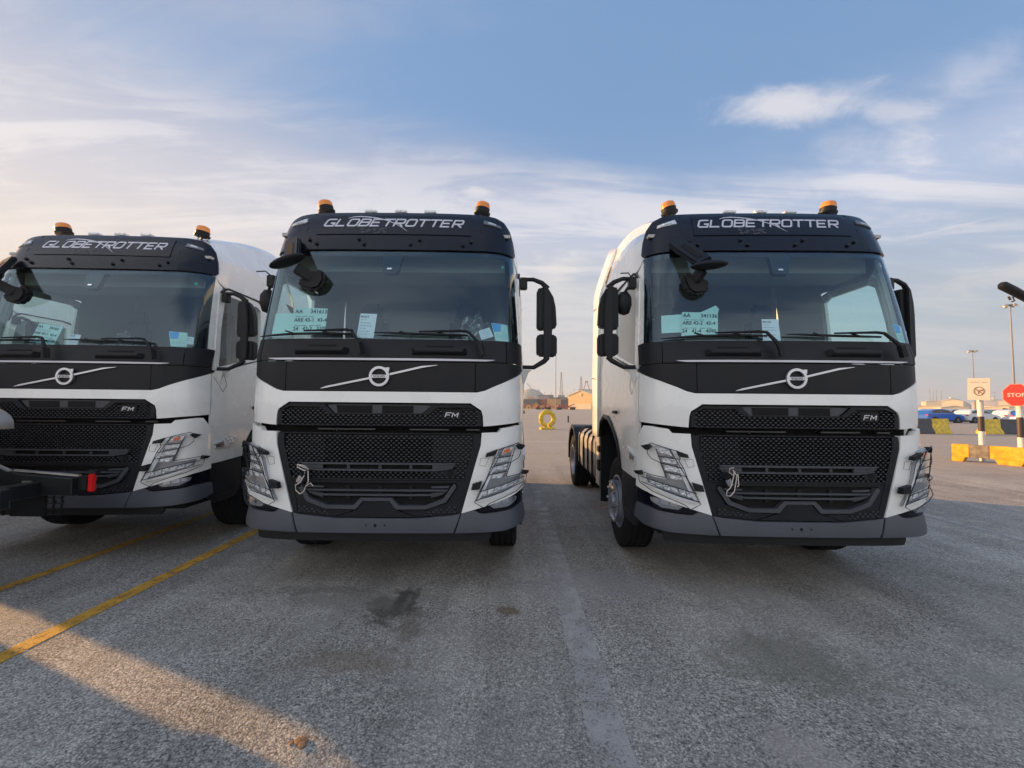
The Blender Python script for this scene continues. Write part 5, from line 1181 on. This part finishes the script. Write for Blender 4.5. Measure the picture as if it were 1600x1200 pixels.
# cars
def make_car(m):
    o = thing('parked_car'); L, Wd = 4.5, 1.82
    prof = [(-2.22, .32), (-2.25, .62), (-2.18, .95), (-1.95, 1.12), (-.9, 1.16), (.75, 1.12), (1.75, .98), (2.18, .78), (2.25, .5), (2.2, .30), (1.85, .26), (-1.85, .26)]
    roof = [(-2.05, 1.05), (-1.85, 1.42), (-1.3, 1.62), (-.3, 1.66), (.35, 1.55), (1.15, 1.08)]
    mb = MB().use(m); mb.prism(prof, (0, -Wd/2, 0), Wd, ((1, 0, 0), (0, 0, 1), (0, 1, 0))); mb.build('body', o, bevel=.07)
    mb = MB().use(m); n = len(roof); k = .80
    vs = [(x, -Wd/2*(1-.14*(z-1.0)/.6), z) for x, z in roof]+[(x, Wd/2*(1-.14*(z-1.0)/.6), z) for x, z in roof]
    mb.add(vs, [tuple(range(n)), tuple(range(n, 2*n))[::-1]]+[(i, i+1, n+i+1, n+i) for i in range(n-1)]); mb.build('roof', o, bevel=.05)
    for sy in (-1, 1):
        for q in ([(-1.75, 1.14), (-1.55, 1.42), (-1.15, 1.54), (-.62, 1.57), (-.62, 1.16)], [(-.55, 1.16), (-.55, 1.57), (-.2, 1.58), (.3, 1.48), (.93, 1.13)]):
            mb = MB().use('car_glass'); y = lambda z: sy*(Wd/2*(1-.14*(z-1.0)/.6)+.006)
            vs = [(x, y(z), z) for x, z in q]; mb.add(vs, [tuple(range(len(q)))]); mb.build('side_window', o)
        for x in (-1.38, 1.38):
            Wl = thing('wheel'); Wl.parent = o
            mb = MB().use('rubber'); mb.lathe([(.22, sy*.72), (.34, sy*.74), (.345, sy*.80), (.34, sy*.92), (.24, sy*.93)], (x, 0, .345), 'Y', 24); mb.build('tyre', Wl, .7)
            mb = MB().use('rim_steel'); mb.lathe([(.235, sy*.925), (.20, sy*.90), (.05, sy*.915)], (x, 0, .345), 'Y', 16)
            for j in range(5):
                a = 2*math.pi*j/5; mb.bar((x+.05*math.cos(a), sy*.928, .345+.05*math.sin(a)), (x+.21*math.cos(a), sy*.928, .345+.21*math.sin(a)), .02, .05)
            mb.build('rim', Wl)
            mb = MB().use('void'); mb.lathe([(.41, sy*.915), (.41, sy*.60)], (x, 0, .36), 'Y', 24); mb.build('wheel_arch', o)
    mb = MB().use('car_glass'); mb.add([(.40, -.72, 1.545), (1.16, -.80, 1.10), (1.16, .80, 1.10), (.40, .72, 1.545)], [(0, 1, 2, 3)]); mb.v = [(x+.012, y, z+.012) for x, y, z in mb.v]; mb.build('front_window', o)
    mb = MB().use('lens_silver'); 
    for s in (-1, 1): mb.box((2.12, s*.68, .80), (.16, .34, .12))
    mb.build('headlight', o, bevel=.02)
    mb = MB().use('red_lens')
    for s in (-1, 1): mb.box((-2.16, s*.72, .93), (.10, .26, .14))
    mb.build('tail_light', o)
    mb = MB().use('dark_plastic'); mb.box((0, 0, .28), (4.1, 1.84, .10)); mb.build('sill', o)
    return o
cars = {c: make_car('car_'+c) for c in ('blue', 'white', 'teal', 'silver')}
GCAR = 'cars parked in rows beyond the barriers'
lot = [('blue', 1466, 51.5, 0, 'bright blue car seen side-on between the right truck and the square sign', 0.02), ('white', 1524, 51.5, 0, 'white car seen side-on behind the square sign\'s post', .1), ('silver', 1486, 57, 0, 'silver car whose roof shows between the blue and the white car', .3),
       ('teal', 1556, 57, 0, 'dark teal car behind the white car\'s bonnet', .4), ('white', 1585, 52, 0, 'white car behind the STOP sign\'s post', .05), ('silver', 1612, 60, 0, 'silver car at the right edge beyond the white one', .3),
       ('blue', 1617, 46.5, 0, 'dark blue car at the right edge of the photo', .2), ('white', 1440, 62, 0, 'white car behind the blue car\'s tail', .3), ('teal', 1500, 66, 0, 'dark car in the second row over the white car', .2), ('white', 1535, 70, 0, 'white car in the far row between the two signs', .2)]
used = set()
for c, px, D, z, l, rz in lot:
    o = cars[c] if c not in used else copy_tree(cars[c]); used.add(c)
    o.location = (place(px, D), D, 0); o.rotation_euler = (0, 0, rz); tag(o, l, 'car', GCAR)

# jersey barriers of the far row
def jersey(x, y, rz, bands, label, w=1.0):
    o = thing('jersey_barrier', (x, y, 0), rz, label, 'barrier', 'tall barriers in front of the parked cars')
    pf = [(-.32, 0), (.32, 0), (.32, .12), (.13, .42), (.10, .98), (-.10, .98), (-.13, .42), (-.32, .12)]
    x0 = 0
    for m, l in bands:
        mb = MB().use(m); mb.prism(pf, (x0, 0, 0), l, ((0, 1, 0), (0, 0, 1), (1, 0, 0))); mb.build('block', o, bevel=.02); x0 += l
    return o
Y_, K_ = 'yellow_dull', 'barrier_black'
jersey(25.5, 27.9, .02, [(Y_, .9), (K_, 1.0), (Y_, 1.15)], 'yellow and black tall barrier in front of the blue car')
jersey(30.95, 28.2, -.03, [('yellow_paint', .05), (Y_, 1.15), (K_, 1.15), (Y_, 1.2)], 'yellow and black tall barrier behind the STOP sign\'s post')  # bright end slice beside duller faces: sunlight painted into the yellows
jersey(34.8, 28.1, -.03, [(K_, 1.0), (Y_, 1.2), (K_, 1.0)], 'black and yellow tall barrier running off the right edge')
# low lifted blocks with the sign posts
def block(x, y, rz, label):
    o = thing('kerb_block', (x, y, 0), rz, label, 'barrier', 'low yellow blocks at the sign posts')
    L = 1.2; seg = [('yellow_paint', -.60, -.22), ('barrier_grey', -.22, .20), ('yellow_paint', .20, .60)]
    for m, a, b in seg:
        mb = MB().use(m); lo = .14
        pf = [(-.14, lo), (.14, lo), (.12, .52), (-.12, .52)]
        mb.prism(pf, (a, 0, 0), b-a, ((0, 1, 0), (0, 0, 1), (1, 0, 0))); mb.build('block', o, bevel=.012)
    for s in (-1, 1):
        mb = MB().use('yellow_paint'); mb.prism([(s*.60, 0), (s*.36, 0), (s*.30, .14), (s*.60, .14)], (0, -.15, 0), .30, ((1, 0, 0), (0, 0, 1), (0, 1, 0))); mb.build('foot', o, bevel=.008)
    return o
block(14.12, 12.88, -1.05, 'low yellow block with a scuffed grey band under the square sign')
block(14.62, 11.78, -1.15, 'low yellow block with a grey band left of the STOP sign\'s post')
block(15.25, 10.75, -1.1, 'low yellow block cut by the right edge of the photo')
def sign_post(px, D, h0, h, name, label):
    x = place(px, D); o = thing(name, (x, D, 0), 0, label, 'sign'); z0 = .0
    lv = [(0, .62, 'post_white'), (.62, 1.22, 'post_white'), (1.22, 1.72, 'post_black'), (1.72, h, 'post_white')] if False else None
    a = 0
    for m, b in h0:
        mb = MB().use(m); mb.tube([(0, 0, a), (0, 0, b)], .075, 14); mb.build('post', o, .9); a = b
    return o
yaw = math.atan2(14.3, -13.0)   # faces turned towards the camera and a little left
o = sign_post(1531.5, 13.25, [('post_white', .92), ('post_black', 1.38), ('post_white', 1.92)], 2.0, 'square_sign', 'cream square sign with a prohibition circle on a white and black banded post')
fz = Matrix.Rotation(-.72, 4, 'Z') @ Matrix.Rotation(.03, 4, 'Y')
B = thing('board'); B.parent = o; B.matrix_local = Matrix.Translation((-.10, -.06, 2.22)) @ fz
mb = MB().use('sign_face'); mb.box((0, -.05, 0), (.47, .02, .68)); mb.build('sign_face', B, bevel=.004)
mb = MB().use('sign_print')
vs, fs = text_geo('RESTRICT  AREA', .050); w_ = max(v[0] for v in vs); mb.add([(x-w_/2, -.0615, .20+y) for x, y in vs], fs)
c0 = [(.105*math.cos(a*math.pi/14), -.062, -.06+.13*math.sin(a*math.pi/14)) for a in range(28)]
mb.tube(c0, .011, 4, closed=True); mb.bar((-.09, -.062, .03), (.09, -.062, -.15), .008, .018)
mb.box((.015, -.0645, -.045), (.12, .005, .022)); mb.box((.055, -.0645, -.025), (.05, .005, .03)); mb.box((-.01, -.0645, -.10), (.022, .005, .09)); mb.build('sign_print', B)
o = sign_post(1592.5, 12.3, [('post_white', .80), ('post_black', 1.38), ('post_white', 1.96)], 2.0, 'stop_sign', 'red octagonal STOP sign on a white and black banded post at the right edge')
B = thing('board'); B.parent = o; B.matrix_local = Matrix.Translation((-.16, -.06, 2.02)) @ Matrix.Rotation(-.75, 4, 'Z')
oc = lambda r: [(.80*r*math.cos(R(22.5+45*i)), r*math.sin(R(22.5+45*i))) for i in range(8)]
mb = MB().use('sign_red_edge'); mb.prism(oc(.345), (0, -.04, 0), -.015, ((1, 0, 0), (0, 0, 1), (0, 1, 0))); mb.build('sign_edge', B)
mb = MB().use('sign_red'); mb.prism(oc(.325), (0, -.0555, 0), -.003, ((1, 0, 0), (0, 0, 1), (0, 1, 0))); mb.build('sign_face', B)
mb = MB().use('sign_face'); vs, fs = text_geo('STOP', .15, 0, .003); w_ = max(v[0] for v in vs); mb.add([((x-w_/2)*.95, -.0605, y-.052) for x, y in vs], fs); mb.build('sign_lettering', B)
# lamp arm that juts in from the right
o = thing('lamp_arm', (14.9, 11.0, 0), 0, 'dark tubular lamp head on an arm jutting in at the upper right edge', 'lamp')
z0 = 1.582
a = Vector((place(1576, 10.5), 10.5, z0+(640-443)/665*10.5)); b = Vector((place(1592, 10.5), 10.5, z0+(640-451)/665*10.5)); c = Vector((place(1625, 10.5), 10.5, z0+(640-470)/665*10.5)); L0 = Vector(o.location)
mb = MB().use('dark_plastic'); mb.tube([a-L0+Vector((-.05, 0, .03)), a-L0, b-L0, c-L0], [.07, .11, .11, .09], 14); mb.build('lamp_head', o, .9)
mb = MB().use('post_black'); mb.tube([b-L0+Vector((-.12, 0, -.15)), b-L0+Vector((-.08, 0, -.24))], .025); mb.tube([b-L0+Vector((-.02, 0, -.15)), b-L0+Vector((.02, 0, -.26)), b-L0+Vector((-.05, 0, -.28))], .02); mb.build('bracket', o)
mb = MB().use('mast_steel'); mb.tube([c-L0, c-L0+Vector((1.2, .2, -.6)), c-L0+Vector((1.5, .2, -2.4)), Vector((c.x-L0.x+1.55, c.y-L0.y+.2, 0))], [.09, .07, .08, .09], 10); mb.build('pole', o, .9)

# ------------------------------------------------------------------ rear end of the vehicle that juts in from the left
o = thing('tractor_chassis', (-4.6, 3.5, 0), 0, 'black rear frame of a vehicle with red tail lamp, jutting in at the left edge', 'vehicle')
mb = MB().use('steel')
mb.use('dark_plastic').prism([(-3.2, 1.0), (-.30, 1.0), (.12, .80), (.86, .78), (.86, .93), (.42, .96), (.20, 1.02), (-.1, 1.16), (-.42, 1.22), (-3.2, 1.22)], (0, .16, 0), .07, ((1, 0, 0), (0, 0, 1), (0, 1, 0)))
mb.use('dark_plastic').prism([(-3.2, 1.0), (-.30, 1.0), (.12, .80), (.86, .78), (.86, .93), (.42, .96), (.20, 1.02), (-.1, 1.16), (-.42, 1.22), (-3.2, 1.22)], (0, -.35, 0), .07, ((1, 0, 0), (0, 0, 1), (0, 1, 0)))
mb.box((.55, -.26, .84), (.10, .9, .12)); mb.box((-.6, -.26, .95), (.12, .9, .2)); mb.build('ramp_frame', o, bevel=.006)
mb = MB().use('aluminium'); mb.bar((-.10, .14, 1.19), (.36, .14, .99), .03, .012); mb.bar((.40, .14, 1.0), (.95, .14, .96), .03, .014); mb.build('ramp_edge', o)
for k, (za, zb) in enumerate(((1.12, 1.02), (1.08, .96))):
    mb = MB().use('rubber'); mb.tube([(-1.2, .245, za), (-.7, .26, za-.05), (-.35, .255, zb-.02), (0, .26, zb), (.25, .255, zb-.05), (.45, .25, zb-.10), (.86, .24, .86-.03*k)], .011, 6); mb.build('hose', o, .9)
mb = MB().use('aluminium'); mb.box((.62, .236, .90), (.16, .006, .07)); mb.build('type_plate', o)
for i, x in enumerate((-.35, -.22, .05, .22, .5)):
    mb = MB().use('aluminium'); mb.box((x, .145, .98-.02*i), (.07, .02, .018)); mb.build('frame_bolt', o)
mb = MB().use('dark_plastic'); 
for i in range(9): mb.box((.12+.072*i, .25, .70), (.008, .012, .22))
for i in range(5): mb.box((.41, .25, .60+.05*i), (.60, .014, .006))
mb.build('tail_grid', o)
mb = MB().use('dark_plastic'); mb.box((.42, .24, .74), (.30, .02, .30)); mb.build('rear_skirt', o)
L1 = thing('tail_lamp'); L1.parent = o
mb = MB().use('red_lens'); mb.box((.975, .22, .885), (.055, .03, .15)); mb.build('lamp_lens', L1, bevel=.008)
mb = MB().use('machine_red'); mb.box((.975, .237, .925), (.05, .004, .045)); mb.box((.975, .237, .845), (.05, .004, .045)); mb.build('lens_segment', L1)
mb = MB().use('dark_plastic'); mb.box((.965, .24, .975), (.085, .05, .03)); mb.box((.90, .235, .88), (.08, .05, .12)); mb.build('lamp_bracket', L1, bevel=.004)
mb = MB().use('post_white'); vs = []; n = 20
for i in range(n+1):
    a = R(180*i/n); 
    for y in (-.28, .30): vs.append((-.60+.78*math.cos(a), y, 1.34+.26*max(0, math.sin(a))**.7))
mb.add(vs, [(2*i, 2*i+1, 2*i+3, 2*i+2) for i in range(n)]); gd = mb.build('mudguard', o, .9); sm = gd.modifiers.new('t', 'SOLIDIFY'); sm.thickness = .02
mb = MB().use('container_tan'); mb.box((-.42, .22, 1.27), (.70, .05, .07)); mb.build('marker_board', o)
mb = MB().use('rubber'); pr = [(.30, -.28), (.46, -.30), (.50, -.26)]
mb.lathe([(.30, -.10), (.47, -.12), (.50, -.09), (.50, .09), (.47, .12), (.30, .10)], (-.28, -.55, .50), 'Y', 44)
for i in range(44):
    a = 2*math.pi*i/44; mb.box((-.28+.505*math.cos(a), -.55, .50+.505*math.sin(a)), (.03, .19, .036), Matrix.Rotation(-a, 3, 'Y'))
mb.build('tyre', o)
mb = MB().use('steel'); mb.box((-3.6, -.7, .9), (3.8, .9, .30)); mb.build('chassis_beam', o)
mb = MB().use('white_paint'); mb.box((-3.85, -.15, 1.9), (1.7, 2.7, 2.9)); mb.build('cabin', o, bevel=.08)  # unseen cabin, sized and placed so its shadow bounds the sunlit streak
for x in (-4.9, -.45):
    if x < -1:
        mb = MB().use('rubber'); mb.lathe([(.28, -.2), (.5, -.2), (.5, .12), (.28, .12)], (x, -.9, .5), 'Y', 32); mb.lathe([(.28, -.2), (.5, -.2), (.5, .12), (.28, .12)], (x, .3, .5), 'Y', 32); mb.build('tyre', o, .7)
o = thing('clay_lump', (-.985, 2.075, .0), 0, 'small crumbled orange lump of clay lying on the asphalt in the sunlit streak', 'debris')
mb = MB().use('clay'); rr = random.Random(2)
for i in range(9):
    r = rr.uniform(.008, .02); x, y = rr.uniform(-.03, .03), rr.uniform(-.025, .025)
    mb.lathe([(r*.7, 0), (r, r*.4), (r*.7, r*.8), (r*.1, r*rr.uniform(.8, 1.1))], (x, y, 0), 'Z', 7)
mb.build('crumbs', o, .6)
